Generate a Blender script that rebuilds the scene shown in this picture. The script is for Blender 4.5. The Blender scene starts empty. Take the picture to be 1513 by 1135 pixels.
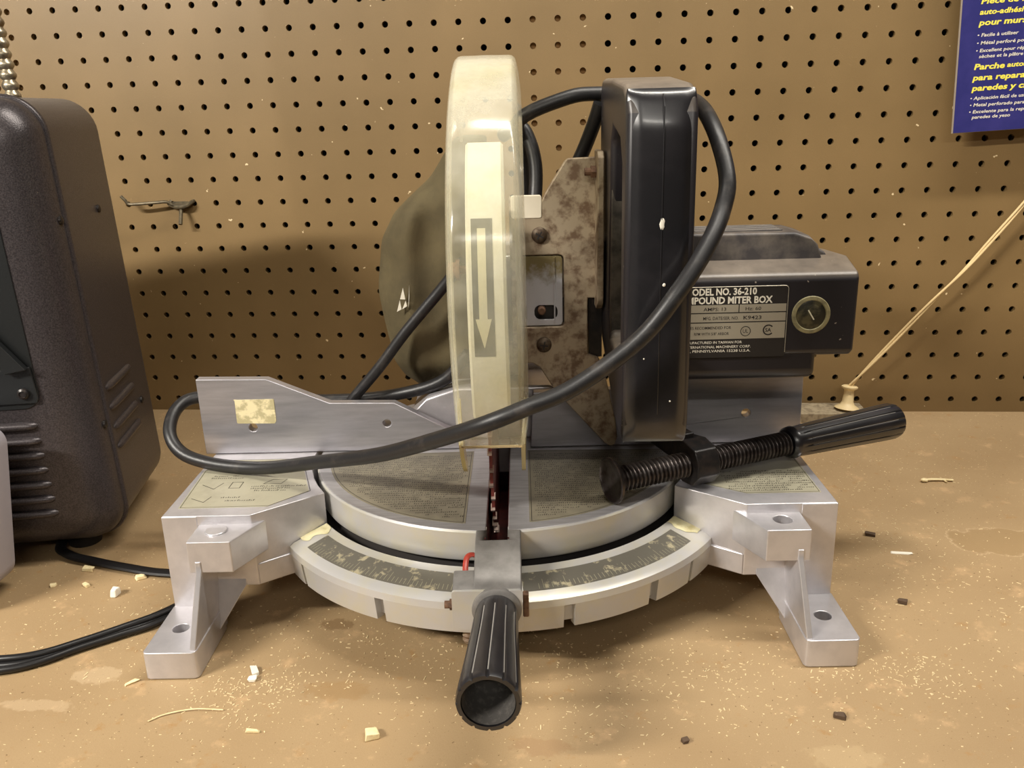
import bpy, bmesh, math, random
from mathutils import Vector, Matrix, noise
S = 0.0254                       # everything below is written in inches
random.seed(7)
scn = bpy.context.scene
C = scn.collection
PI = math.pi

# ------------------------------------------------------------------ materials
def lin(c):
    return tuple((x/12.92 if x <= .04045 else ((x+.055)/1.055)**2.4) for x in c) + (1,)
def rgb(r, g, b): return lin((r/255, g/255, b/255))
class NT:
    def __init__(s, name):
        s.m = bpy.data.materials.new(name); s.m.use_nodes = True
        s.t = s.m.node_tree; s.b = s.t.nodes['Principled BSDF']
    def n(s, typ, **kw):
        x = s.t.nodes.new(typ)
        for k, v in kw.items():
            if k in x.inputs: x.inputs[k].default_value = v
            else: setattr(x, k, v)
        return x
    def l(s, a, b): s.t.links.new(a, b)
    def coord(s, scale=(1, 1, 1)):
        tc = s.n('ShaderNodeTexCoord'); mp = s.n('ShaderNodeMapping')
        mp.inputs['Scale'].default_value = [k/S for k in scale]
        s.l(tc.outputs['Object'], mp.inputs[0]); return mp.outputs[0]
    def noise(s, vec, scale, detail=4, rough=.5):
        x = s.n('ShaderNodeTexNoise', Scale=scale, Detail=detail, Roughness=rough); s.l(vec, x.inputs['Vector']); return x.outputs['Fac']
    def ramp(s, fac, stops):
        r = s.n('ShaderNodeValToRGB'); e = r.color_ramp.elements
        while len(e) < len(stops): e.new(.5)
        for k, (p, c) in zip(e, stops): k.position = p; k.color = c
        s.l(fac, r.inputs[0]); return r.outputs[0]
    def mix(s, fac, a, b):
        x = s.n('ShaderNodeMix', data_type='RGBA')
        if hasattr(fac, 'links'): s.l(fac, x.inputs[0])
        else: x.inputs[0].default_value = fac
        for v, i in ((a, 6), (b, 7)):
            if hasattr(v, 'links'): s.l(v, x.inputs[i])
            else: x.inputs[i].default_value = v
        return x.outputs[2]
    def bump(s, fac, strength=.3, dist=.0005):
        x = s.n('ShaderNodeBump', Strength=strength, Distance=dist); s.l(fac, x.inputs['Height']); s.l(x.outputs[0], s.b.inputs['Normal'])
BW = lambda v: (v, v, v, 1)
def step(nt, fac, lo, hi): return nt.ramp(fac, [(lo, BW(0)), (hi, BW(1))])

def simple(name, col, rough=.5, metal=0, var=None, vscale=3, vlo=.45, vhi=.65, bump=0, bscale=40, spec=.5, amt=1., coat=0):
    nt = NT(name); nt.b.inputs['Roughness'].default_value = rough; nt.b.inputs['Metallic'].default_value = metal
    nt.b.inputs['Specular IOR Level'].default_value = spec
    nt.b.inputs['Coat Weight'].default_value = coat; nt.b.inputs['Coat Roughness'].default_value = .15
    v = nt.coord()
    if var:
        f = step(nt, nt.noise(v, vscale, 6, .6), vlo, vhi)
        nt.l(nt.mix(f, col, var) if amt == 1 else nt.mix(nt.mix(amt, BW(0), f), col, var), nt.b.inputs['Base Color'])
    else: nt.b.inputs['Base Color'].default_value = col
    if bump: nt.bump(nt.noise(v, bscale, 3), bump)
    return nt.m

M = {}
# pegboard: tan hardboard
nt = NT('pegboard'); v = nt.coord()
c = nt.mix(step(nt, nt.noise(v, .25, 4), .3, .7), rgb(126, 103, 67), rgb(138, 113, 75))
c = nt.mix(nt.mix(.45, BW(0), nt.noise(v, 30, 2)), c, rgb(104, 84, 52))
c = nt.mix(step(nt, nt.noise(v, 3.1, 2), .735, .76), c, rgb(225, 205, 165))
nt.l(c, nt.b.inputs['Base Color']); nt.b.inputs['Roughness'].default_value = .42; nt.bump(nt.noise(v, 25, 3), .12)
M['peg'] = nt.m
# bench: tan hardboard with dust, stains and dark flecks
nt = NT('bench'); v = nt.coord()
c = nt.mix(step(nt, nt.noise(v, .22, 5), .3, .7), rgb(163, 139, 104), rgb(182, 158, 121))
c = nt.mix(step(nt, nt.noise(v, .9, 6, .65), .58, .72), c, rgb(214, 180, 138))
c = nt.mix(step(nt, nt.noise(v, 1.4, 6, .7), .60, .70), c, rgb(170, 132, 84))
c = nt.mix(nt.mix(.75, BW(0), nt.noise(v, 34, 4, .7)), c, rgb(142, 112, 74))
c = nt.mix(step(nt, nt.noise(v, 9, 4, .6), .66, .70), c, rgb(112, 86, 56))
c = nt.mix(step(nt, nt.noise(nt.coord((1, 1.7, 1)), 9.5, 2), .70, .725), c, rgb(236, 216, 170))
def blob(cx, cy, rx, ry, wob=.25, frq=1.5):
    mp = nt.n('ShaderNodeMapping'); mp.inputs['Location'].default_value = (-cx/rx, -cy/ry, 0); mp.inputs['Scale'].default_value = (1/rx, 1/ry, 0)
    nt.l(v, mp.inputs[0]); ln = nt.n('ShaderNodeVectorMath', operation='LENGTH'); nt.l(mp.outputs[0], ln.inputs[0])
    a = nt.n('ShaderNodeMath', operation='MULTIPLY_ADD'); nt.l(nt.noise(v, frq, 4, .6), a.inputs[0]); a.inputs[1].default_value = wob*4; nt.l(ln.outputs['Value'], a.inputs[2])
    b = nt.n('ShaderNodeMath', operation='SUBTRACT'); nt.l(a.outputs[0], b.inputs[0]); b.inputs[1].default_value = wob*2; return b.outputs[0]
f = blob(12.9, -12.2, 1.75, .95)
c = nt.mix(nt.mix(.6, BW(0), nt.ramp(f, [(.9, BW(0)), (1.0, BW(1)), (1.12, BW(0))])), c, rgb(206, 180, 144))
c = nt.mix(nt.mix(.65, BW(0), nt.ramp(f, [(.85, BW(1)), (1.0, BW(0))])), c, rgb(150, 124, 86))
for bx, by, rx, ry, col, k in ((-12.2, -20.1, .7, .35, rgb(206, 182, 148), .35), (-13.1, -21.3, 1.0, .25, rgb(206, 182, 148), .3), (-1.0, -22.1, .7, .3, rgb(150, 118, 84), .5), (-6.0, -20.4, .9, .4, rgb(150, 116, 70), .4), (5.4, -22.1, .8, .4, rgb(196, 172, 132), .25), (-6.8, -17.6, .5, .3, rgb(110, 82, 50), .5)):
    c = nt.mix(nt.mix(k, BW(0), nt.ramp(blob(bx, by, rx, ry, .4, 3), [(.8, BW(1)), (1.0, BW(0))])), c, col)
nt.l(c, nt.b.inputs['Base Color']); nt.b.inputs['Roughness'].default_value = .6; nt.bump(nt.noise(v, 14, 5, .7), .25)
M['bench'] = nt.m

M['cast'] = simple('cast_aluminium_paint', rgb(208, 205, 208), .36, .62, rgb(186, 184, 188), 1.6, .4, .7, .06, 25, amt=.7)
nt = NT('ring_paint'); v = nt.coord(); c = nt.mix(step(nt, nt.noise(v, 1.1, 6, .6), .42, .66), rgb(192, 190, 188), rgb(196, 191, 174))
nt.l(c, nt.b.inputs['Base Color']); nt.b.inputs['Metallic'].default_value = .3; nt.b.inputs['Roughness'].default_value = .36; M['ring'] = nt.m
# machined table top: grey metal, brushed
nt = NT('machined'); v = nt.coord((1, 8, 1))
c = nt.mix(step(nt, nt.noise(v, 1.2, 5), .3, .7), rgb(158, 156, 158), rgb(180, 178, 180)); nt.l(c, nt.b.inputs['Base Color'])
nt.b.inputs['Metallic'].default_value = .55; nt.b.inputs['Roughness'].default_value = .42; M['machined'] = nt.m
nt = NT('fence_metal'); v = nt.coord((.35, 1, 3))
c = nt.mix(step(nt, nt.noise(v, 1.5, 6, .6), .3, .7), rgb(168, 166, 172), rgb(196, 194, 200)); nt.l(c, nt.b.inputs['Base Color'])
nt.b.inputs['Metallic'].default_value = .75; nt.b.inputs['Roughness'].default_value = .4; nt.bump(nt.noise(v, 20, 2), .06); M['fence'] = nt.m
M['armgrey'] = simple('worn_grey_metal', rgb(136, 133, 130), .5, .35, rgb(118, 115, 112), 2.2, .4, .65)
M['gapdark'] = simple('dark_gap', rgb(40, 36, 34), .6)  # dark tone for slots and underbody; also paints shade into the turntable gap
M['redinsert'] = simple('red_insert', rgb(82, 26, 24), .45, 0, rgb(40, 16, 16), 2)
M['redblade'] = simple('red_blade', rgb(112, 52, 46), .4, .3, rgb(84, 40, 36), 3)
M['tooth'] = simple('carbide_tooth', rgb(190, 170, 160), .3, .8)
M['redpaint'] = simple('red_pointer', rgb(164, 58, 44), .4)
M['blackp'] = simple('black_plastic', rgb(25, 24, 27), .32, 0, rgb(34, 32, 35), 1.2, spec=.7, coat=.3)
# dusty black motor housing; dust lies on top facing surfaces
nt = NT('dusty_black'); v = nt.coord()
geo = nt.n('ShaderNodeNewGeometry'); sep = nt.n('ShaderNodeSeparateXYZ'); nt.l(geo.outputs['True Normal'], sep.inputs[0])
up = step(nt, sep.outputs[2], .25, .8); dn = nt.mix(nt.noise(v, 1.6, 6, .65), BW(.15), BW(1.))
mm = nt.n('ShaderNodeMath', operation='MULTIPLY'); nt.l(up, mm.inputs[0]); nt.l(dn, mm.inputs[1])
c = nt.mix(mm.outputs[0], rgb(38, 35, 38), rgb(150, 138, 124))
c = nt.mix(step(nt, nt.noise(v, 6, 2), .74, .76), c, rgb(150, 140, 128))
nt.l(c, nt.b.inputs['Base Color']); nt.b.inputs['Roughness'].default_value = .36; M['motor'] = nt.m
M['rubber'] = simple('black_rubber', rgb(34, 33, 34), .42, 0, rgb(70, 64, 60), 2.2, .55, .8, .1, 20)
M['cable'] = simple('black_vinyl', rgb(20, 19, 20), .4)
M['rust'] = simple('rusty_steel', rgb(168, 152, 128), .55, .2, rgb(112, 90, 70), 3.0, .46, .64, .2, 12)
M['rustdark'] = simple('rusted_bolt', rgb(122, 92, 70), .7, .2, rgb(84, 60, 46), 6, bump=.3)
M['rustscrew'] = simple('tarnished_screw', rgb(92, 78, 62), .5, .5, rgb(60, 44, 34), 8)
nt = NT('chrome_plate'); v = nt.coord(); sx = nt.n('ShaderNodeSeparateXYZ'); nt.l(v, sx.inputs[0])
ad = nt.n('ShaderNodeMath', operation='MULTIPLY_ADD'); nt.l(nt.noise(v, 3, 6, .7), ad.inputs[0]); ad.inputs[1].default_value = 1.2; nt.l(sx.outputs[2], ad.inputs[2])
mr = nt.n('ShaderNodeMapRange'); mr.inputs[1].default_value = 9.2; mr.inputs[2].default_value = 9.7; nt.l(ad.outputs[0], mr.inputs[0])
nt.l(nt.mix(mr.outputs[0], rgb(222, 222, 228), rgb(150, 136, 96)), nt.b.inputs['Base Color'])
nt.b.inputs['Metallic'].default_value = .3; nt.b.inputs['Roughness'].default_value = .25; M['chrome'] = nt.m
M['cream'] = simple('cream_plastic', rgb(232, 222, 200), .45)
M['creamcord'] = simple('cream_cord', rgb(216, 190, 140), .5)
M['creamplug'] = simple('cream_socket', rgb(226, 204, 156), .45)
M['housing'] = simple('cream_housing', rgb(246, 245, 234), .5, 0, rgb(234, 230, 206), 1.5, .5, .8)
M['labelgrey'] = simple('grey_print', rgb(96, 96, 88), .5)
M['labelcream'] = simple('cream_print', rgb(226, 222, 196), .5)
M['canvas'] = simple('olive_canvas', rgb(96, 86, 62), .85, 0, rgb(76, 68, 50), .8, .35, .7, .35, 45, spec=.2)
M['white'] = simple('white_print', rgb(226, 220, 204), .5)
M['blackprint'] = simple('black_print', rgb(34, 30, 28), .5)
M['label'] = simple('khaki_label', rgb(168, 163, 142), .42, 0, rgb(150, 145, 126), 1.0, .45, .7)
M['labeldark'] = simple('worn_khaki_label', rgb(136, 129, 110), .42, .1, rgb(110, 104, 90), .9, .4, .65)
M['print'] = simple('label_print', rgb(52, 46, 38), .5)
M['scale'] = simple('scale_plate', rgb(112, 108, 98), .38, .3, rgb(190, 180, 150), 3.2, .56, .64)
M['scalemark'] = simple('scale_mark', rgb(168, 162, 136), .5)
M['patch'] = simple('adhesive_residue', rgb(190, 178, 136), .7, 0, rgb(236, 222, 178), 2.6, .45, .55, .3, 9)
M['glue'] = simple('yellow_residue', rgb(214, 206, 166), .6, 0, rgb(190, 178, 130), 3)
M['iron'] = simple('blackened_steel', rgb(36, 34, 34), .36, .35, rgb(52, 45, 42), 4)
M['thread'] = simple('threaded_steel', rgb(84, 78, 76), .3, .75, rgb(56, 48, 45), 3)
nt = NT('charcoal_enamel'); v = nt.coord(); f = nt.noise(v, 26, 2)
nt.l(nt.mix(step(nt, f, .35, .7), rgb(56, 51, 53), rgb(82, 76, 77)), nt.b.inputs['Base Color']); nt.b.inputs['Roughness'].default_value = .33; nt.b.inputs['Metallic'].default_value = .35; nt.bump(f, .25); M['enamel'] = nt.m
M['panel'] = simple('dark_panel', rgb(30, 32, 33), .4, .1, bump=.2, bscale=26)
M['greybox'] = simple('light_grey_enamel', rgb(168, 164, 172), .4, .1)
M['conduit'] = simple('galvanised_conduit', rgb(176, 166, 144), .35, .8, rgb(130, 116, 94), 4)
M['hook'] = simple('weathered_wire', rgb(96, 86, 66), .5, .5, rgb(70, 62, 48), 6)
M['cardblue'] = simple('blue_card', rgb(46, 46, 110), .35, 0, rgb(54, 52, 118), 1, coat=.2)
M['cardedge'] = simple('card_edge', rgb(150, 138, 124), .6)
M['yellowp'] = simple('yellow_print', rgb(240, 226, 90), .45)
M['wood'] = simple('stud_wood', rgb(196, 152, 96), .7, 0, rgb(176, 132, 80), 2)
M['void'] = simple('dark_wall', rgb(42, 36, 30), .8, 0, rgb(30, 26, 22), 1)
M['strip'] = simple('grey_wood', rgb(160, 146, 120), .7, 0, rgb(120, 106, 84), 4)
M['chip'] = simple('pale_wood_chip', rgb(238, 222, 176), .7, 0, rgb(222, 200, 150), 6)
M['whitechip'] = simple('white_plaster_chip', rgb(240, 234, 218), .8)
M['darkchip'] = simple('dark_crumb', rgb(84, 66, 50), .8)
M['dust'] = simple('sawdust', rgb(222, 202, 160), .8)
M['greyp'] = simple('grey_nameplate', rgb(176, 168, 150), .4, .4)
M['capm'] = simple('brush_cap', rgb(48, 46, 36), .4, .2, rgb(92, 86, 62), 3, .45, .6)
M['caprim'] = simple('dusty_ring', rgb(150, 142, 104), .6, 0, rgb(100, 94, 70), 3)
M['tube'] = simple('lamp_housing', rgb(220, 220, 215), .5)
# clear yellowed guard
nt = NT('yellowed_clear_plastic')
out = nt.t.nodes['Material Output']; tr = nt.n('ShaderNodeBsdfTransparent'); tr.inputs[0].default_value = (.98, .97, .925, 1)
nt.b.inputs['Base Color'].default_value = rgb(226, 214, 164); nt.b.inputs['Roughness'].default_value = .13; nt.b.inputs['Specular IOR Level'].default_value = .8
nt.b.inputs['Transmission Weight'].default_value = 0
v = nt.coord(); nt.l(nt.mix(step(nt, nt.noise(v, .8, 5), .4, .7), rgb(240, 237, 218), rgb(230, 224, 192)), nt.b.inputs['Base Color'])
fr = nt.n('ShaderNodeMapRange'); nt.l(nt.noise(v, 1.3, 6, .7), fr.inputs[0]); fr.inputs[1].default_value = .35; fr.inputs[2].default_value = .7; fr.inputs[3].default_value = .10; fr.inputs[4].default_value = .22
lw = nt.n('ShaderNodeLayerWeight', Blend=.35); ma = nt.n('ShaderNodeMath', operation='MULTIPLY_ADD'); nt.l(lw.outputs['Facing'], ma.inputs[0]); ma.inputs[1].default_value = .52; nt.l(fr.outputs[0], ma.inputs[2])
mx = nt.n('ShaderNodeMixShader'); nt.l(ma.outputs[0], mx.inputs[0]); nt.l(tr.outputs[0], mx.inputs[1]); nt.l(nt.b.outputs[0], mx.inputs[2]); nt.l(mx.outputs[0], out.inputs[0])
M['guard'] = nt.m

nt = NT('yellowed_edge'); out = nt.t.nodes['Material Output']; tr = nt.n('ShaderNodeBsdfTransparent'); tr.inputs[0].default_value = (.95, .90, .70, 1)
nt.b.inputs['Base Color'].default_value = rgb(222, 208, 150); nt.b.inputs['Roughness'].default_value = .15
mx = nt.n('ShaderNodeMixShader'); mx.inputs[0].default_value = .62; nt.l(tr.outputs[0], mx.inputs[1]); nt.l(nt.b.outputs[0], mx.inputs[2]); nt.l(mx.outputs[0], out.inputs[0]); M['guardedge'] = nt.m

# ------------------------------------------------------------------ mesh builder
class MB:
    def __init__(s): s.v = []; s.f = []
    def add(s, vs, fs, M4=None):
        o = len(s.v); s.v += [tuple(M4 @ Vector(p)) if M4 else tuple(p) for p in vs]; s.f += [tuple(i+o for i in f) for f in fs]; return s
    def box(s, x0, x1, y0, y1, z0, z1, M4=None):
        vs = [(x, y, z) for z in (z0, z1) for y in (y0, y1) for x in (x0, x1)]
        return s.add(vs, [(0, 2, 3, 1), (4, 5, 7, 6), (0, 1, 5, 4), (2, 6, 7, 3), (0, 4, 6, 2), (1, 3, 7, 5)], M4)
    def prism(s, out, a, b, ax='z', holes=(), M4=None):
        """outline (list of 2-d points) with holes, extruded from a to b along ax (x: pts are y,z; y: pts are x,z; z: pts are x,y)"""
        put = {'z': lambda p, h: (p[0], p[1], h), 'y': lambda p, h: (p[0], h, p[1]), 'x': lambda p, h: (h, p[0], p[1])}[ax]
        bm = bmesh.new(); loops = []
        for lp in [out]+list(holes):
            vs = [bm.verts.new((p[0], p[1], 0)) for p in lp]; loops.append(vs)
            for i in range(len(vs)): bm.edges.new((vs[i], vs[(i+1) % len(vs)]))
        bmesh.ops.triangle_fill(bm, edges=bm.edges[:], use_beauty=True)
        bm.verts.ensure_lookup_table(); bm.verts.index_update(); n = len(bm.verts)
        P = [(v.co.x, v.co.y) for v in bm.verts]; T = [tuple(v.index for v in f.verts) for f in bm.faces]
        vs = [put(p, a) for p in P]+[put(p, b) for p in P]; fs = [t[::-1] for t in T]+[tuple(i+n for i in t) for t in T]
        for lp in loops:
            ix = [v.index for v in lp]
            for i in range(len(ix)): p, q = ix[i], ix[(i+1) % len(ix)]; fs.append((p, q, q+n, p+n))
        bm.free(); return s.add(vs, fs, M4)
    def grid(s, rows, close_u=False, close_v=False, caps=False):
        nu = len(rows); nv = len(rows[0]); vs = [p for r in rows for p in r]; fs = []
        for i in range(nu if close_u else nu-1):
            for j in range(nv if close_v else nv-1):
                a = i*nv+j; b = i*nv+(j+1) % nv; c = ((i+1) % nu)*nv+(j+1) % nv; d = ((i+1) % nu)*nv+j; fs.append((a, b, c, d))
        if caps: fs += [tuple(range(nv))[::-1], tuple((nu-1)*nv+j for j in range(nv))]
        return s.add(vs, fs)
    def tube(s, pts, r, n=10, caps=True, flat=1., up=None):
        P = [Vector(p) for p in pts]; rows = []; N = None
        for i, p in enumerate(P):
            t = (P[min(i+1, len(P)-1)]-P[max(i-1, 0)]).normalized()
            if N is None:
                N = t.cross(Vector(up or (0, 0, 1)));
                if N.length < .05: N = t.cross(Vector((1, 0, 0)))
                N.normalize()
            N = (N-t*N.dot(t)).normalized(); B = t.cross(N); rr = r[i] if isinstance(r, (list, tuple)) else r
            rows.append([tuple(p+N*math.cos(2*PI*k/n)*rr+B*math.sin(2*PI*k/n)*rr*flat) for k in range(n)])
        return s.grid(rows, close_v=True, caps=caps)
    def lathe(s, prof, o=(0, 0, 0), d=(0, 0, 1), n=32, caps=True):
        """profile: (distance along d, radius) pairs"""
        d = Vector(d).normalized(); u = d.cross(Vector((0, 0, 1)))
        if u.length < .1: u = d.cross(Vector((0, 1, 0)))
        u.normalize(); w = d.cross(u); o = Vector(o)
        rows = [[tuple(o+d*h+(u*math.cos(2*PI*k/n)+w*math.sin(2*PI*k/n))*r) for k in range(n)] for h, r in prof]
        return s.grid(rows, close_v=True, caps=caps)
    def ball(s, c, rx, ry, rz, n=12, m=8, jit=0):
        rows = [[(c[0]+rx*math.sin(PI*i/m)*math.cos(2*PI*j/n)*(1+random.uniform(-jit, jit)), c[1]+ry*math.sin(PI*i/m)*math.sin(2*PI*j/n)*(1+random.uniform(-jit, jit)), c[2]+rz*math.cos(PI*i/m)) for j in range(n)] for i in range(m+1)]
        return s.grid(rows, close_v=True)
def circ(cx, cy, r, n=24, a0=0, a1=360): return [(cx+r*math.cos(math.radians(a0+(a1-a0)*i/(n if a1-a0 == 360 else n-1))), cy+r*math.sin(math.radians(a0+(a1-a0)*i/(n if a1-a0 == 360 else n-1)))) for i in range(n)]
def rrect(x0, x1, y0, y1, r, n=5):
    o = []
    for cx, cy, a in ((x1-r, y0+r, -90), (x1-r, y1-r, 0), (x0+r, y1-r, 90), (x0+r, y0+r, 180)): o += circ(cx, cy, r, n, a, a+90)
    return o
def smooth_path(P, k=6):
    P = [Vector(p) for p in P]; Q = [P[0]*2-P[1]]+P+[P[-1]*2-P[-2]]; out = []
    for i in range(1, len(Q)-2):
        a, b, c, d = Q[i-1:i+3]
        for j in range(k):
            t = j/k; out.append(tuple(.5*((2*b)+(c-a)*t+(2*a-5*b+4*c-d)*t*t+(3*b-a-3*c+d)*t**3)))
    return out+[tuple(P[-1])]

def obj(name, mb, mat, parent=None, bevel=0, seg=2, angle=35, smooth=True, merge=True):
    me = bpy.data.meshes.new(name); me.from_pydata([tuple(c*S for c in v) for v in mb.v], [], mb.f)
    bm = bmesh.new(); bm.from_mesh(me)
    if merge: bmesh.ops.remove_doubles(bm, verts=bm.verts, dist=1e-6)
    bmesh.ops.dissolve_degenerate(bm, edges=bm.edges[:], dist=1e-7)
    bmesh.ops.recalc_face_normals(bm, faces=bm.faces); bm.to_mesh(me); bm.free()
    if smooth:
        me.polygons.foreach_set('use_smooth', [True]*len(me.polygons))
        if not bevel: me.set_sharp_from_angle(angle=math.radians(angle))
    o = bpy.data.objects.new(name, me); C.objects.link(o); me.materials.append(M[mat] if isinstance(mat, str) else mat)
    if bevel:
        b = o.modifiers.new('bevel', 'BEVEL'); b.width = bevel*S; b.segments = seg; b.limit_method = 'ANGLE'; b.angle_limit = math.radians(angle); b.harden_normals = True
    if parent: o.parent = parent
    return o
def empty(name, loc, rz=0):
    o = bpy.data.objects.new(name, None); C.objects.link(o); o.location = [c*S for c in loc]; o.rotation_euler = (0, 0, rz); o.empty_display_size = .02; return o
def tag(o, label, cat, group=None, kind=None):
    o['label'] = label; o['category'] = cat
    if group: o['group'] = group
    if kind: o['kind'] = kind
    return o
def place(o, loc, rz=0): o.location = [c*S for c in loc]; o.rotation_euler = (0, 0, rz); return o

def text_mb(lines, M4):
    """lines: (string, x, y, size, xscale, shear, bold) laid on a plane given by M4 (inches; x right, y up, z out)"""
    mb = MB()
    for s_, x, y, size, xs, sh, bold in lines:
        cu = bpy.data.curves.new('lettering', 'FONT'); cu.body = s_; cu.size = size; cu.shear = sh; cu.offset = bold; cu.extrude = .0; cu.resolution_u = 2
        ob = bpy.data.objects.new('lettering', cu); me = bpy.data.meshes.new_from_object(ob)
        vs = [(v.co.x*xs+x, v.co.y+y, 0.0) for v in me.vertices]; fs = [tuple(p.vertices) for p in me.polygons]
        mb.add(vs, fs, M4); bpy.data.objects.remove(ob); bpy.data.curves.remove(cu); bpy.data.meshes.remove(me)
    return mb
def frame(o, xd, yd): # 4x4 from origin, x dir, y dir
    x = Vector(xd).normalized(); y = Vector(yd).normalized(); z = x.cross(y)
    m = Matrix((x, y, z)).transposed().to_4x4(); m.translation = Vector(o); return m

# ------------------------------------------------------------------ setting
CAMZ = 13.34
# pegboard with real round holes, one inch grid
XO = -23.2265; ZO = 17.58; r = .128; T = .25
mb = MB(); c0, c1, r0, r1 = -6, 50, -9, 17
N = 16
for c in range(c0, c1+1):
    for w in range(r0, r1+1):
        cx, cz = XO+c, ZO-w; sq = []; ci = []
        for k in range(N):
            a = 2*PI*k/N+PI/N*0; dx, dz = math.cos(a), math.sin(a); m_ = max(abs(dx), abs(dz)); sq.append((cx+.5*dx/m_, cz+.5*dz/m_)); ci.append((cx+r*dx, cz+r*dz))
        vs = [(p[0], 0, p[1]) for p in sq]+[(p[0], 0, p[1]) for p in ci]+[(p[0], T, p[1]) for p in ci]
        fs = []
        for k in range(N): j = (k+1) % N; fs += [(k, j, j+N, k+N), (k+N, j+N, j+2*N, k+2*N)]
        mb.add(vs, fs)
zb = ZO-r1-.5; mb.box(XO+c0-.5, XO+c1+.5, 0, T, 0, zb)
pb = obj('wall_back', mb, 'peg', angle=30); pb['kind'] = 'structure'
st = obj('trim_1', MB().box(XO+20.65, XO+23.45, T+.02, 2.5, -30, 28), 'wood'); st['kind'] = 'structure'
st = obj('trim_2', MB().box(XO-4.4, XO-.55, T+.02, 2.5, -30, 28), 'wood'); st['kind'] = 'structure'
wb = obj('wall_behind', MB().box(-80, 80, 2.6, 4, -36, 60), 'void'); wb['kind'] = 'structure'
bn = empty('workbench', (0, 0, 0)); tag(bn, 'workbench with a tan dusty hardboard top under the pegboard', 'workbench')
obj('benchtop', MB().box(-46, 46, -29, T, -1.5, 0), 'bench', bn, bevel=.06)
for x in (-43, 40):
    for y in (-27, -4): obj('leg', MB().box(x, x+3, y, y+3, -36, -1.5), 'wood', bn)
fl = obj('floor', MB().box(-130, 130, -150, 4, -37, -36), simple('concrete', rgb(120, 115, 108), .8)); fl['kind'] = 'structure'
ce = obj('ceiling', MB().box(-130, 130, -150, 4, 66, 67), simple('ceiling_paint', rgb(170, 160, 145), .9)); ce['kind'] = 'structure'

# ------------------------------------------------------------------ compound miter saw (local frame: origin on bench under table pivot)
ang = math.radians(4.4)
_m = Matrix.Rotation(ang, 3, 'Z') @ Vector((-3.65, -12.95, .012))
saw = empty('miter_saw', _m, ang)
tag(saw, 'silver compound miter saw with yellowed clear guard and black motor on the bench', 'miter saw')

# --- base casting
mb = MB()
for s in (-1, 1):
    X = lambda a: s*a
    arc = [(5.6*math.cos(math.radians(t)), 5.6*math.sin(math.radians(t))) for t in [-32, -26, -20, -14, -8, -2, 4, 10, 16]]
    ol = [(8.72, -4.25), (8.72, 1.6)]+arc[::-1]+[(6.4, -4.25)]
    ol = [(X(x), y) for x, y in ol]
    mb.prism(ol, 1.35, 3.4)
    # outer leg column, web, rib, boss, foot
    mb.box(*sorted((X(7.8), X(8.735))), -4.265, -3.5, .1, 3.385)
    n0 = len(mb.v); mb.prism([(X(7.66), 1.7), (X(7.66), .02), (X(7.6), .02), (X(6.72), 1.4), (X(6.72), 1.7)], -4.2, -3.95, 'y')
    mb.v[n0:] = [(x, y-.33*(1.7-z) if y < -4.1 else y, z) for x, y, z in mb.v[n0:]]
    mb.prism([(-4.0, .05), (-6.3, .05), (-6.3, .80), (-5.25, 2.35), (-5.25, 2.6), (-4.0, 2.6)], *sorted((X(7.47), X(7.62))), 'x')
    # boss, tapered towards its inner side
    a = [(7.78, -5.22), (6.68, -5.22), (6.1, -4.0), (7.78, -4.0)]
    mb.prism([(X(x), y) for x, y in a], 2.28, 3.14, 'z', holes=[[(X(x), y) for x, y in circ(7.22, -4.62, .24, 18)]] if s > 0 else ())
    if s < 0: mb.lathe([(3.1, .3), (3.19, .28)], (X(7.2), -4.62, 0), n=24)
    ft = [(X(x), y) for x, y in rrect(7.44, 8.78, -6.38, -4.1, .12, 3)]
    mb.prism(ft, 0, .75, 'z', holes=[[(X(x), y) for x, y in circ(8.2, -5.28, .21, 20)]])
    # rear leg and foot
    mb.box(*sorted((X(7.4), X(8.72))), .6, 1.6, 0, 2); mb.box(*sorted((X(7.4), X(8.78))), .6, 3.4, 0, .6)
mb.box(-5.3, 5.3, .5, 2.0, 2.4, 3.36)
base = obj('base', mb, 'cast', saw, bevel=.12, seg=3)
for s in (-1, 1):   # a small step ledge on each skirt
    obj('skirt_ledge', MB().prism([(s*x, y) for x, y in [(6.36, -4.2), (6.38, -4.27), (5.4, -3.56), (5.4, -3.4)]], 1.36, 1.98), 'cast', base, bevel=.04)
# quadrant ring carrying the miter scale
mb = MB()
def sector(prof, a0, a1, n):
    rows = []
    for i in range(n+1):
        t = math.radians(-90+a0+(a1-a0)*i/n); rows.append([(rr*math.cos(t), rr*math.sin(t), z) for rr, z in prof])
    return rows
mb.grid(sector([(5.62, 2.32), (5.62, 2.5), (6.62, 2.24), (6.74, 2.16), (6.76, 1.98), (6.5, 1.95), (6.4, 1.9)], -57, 58, 70), close_v=True, caps=True)
for a0, a1 in ((-57, -50.6), (-49.6, -26.6), (-24.4, 13.5), (15.9, 33.9), (36.1, 47), (48.0, 58)):
    mb.grid(sector([(6.42, 1.98), (6.76, 1.99), (6.68, 1.34), (6.4, 1.30)], a0, a1, max(3, int((a1-a0)/1.8))), close_v=True, caps=True)
mb.grid(sector([(5.7, 2.3), (6.55, 2.1), (6.5, 1.42), (5.7, 1.42)], -57, 58, 60), close_v=True, caps=True)
ring = obj('quadrant_ring', mb, 'ring', saw, angle=32)
def scale_z(rr): return 2.5-(rr-5.62)*.26+.012
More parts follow.
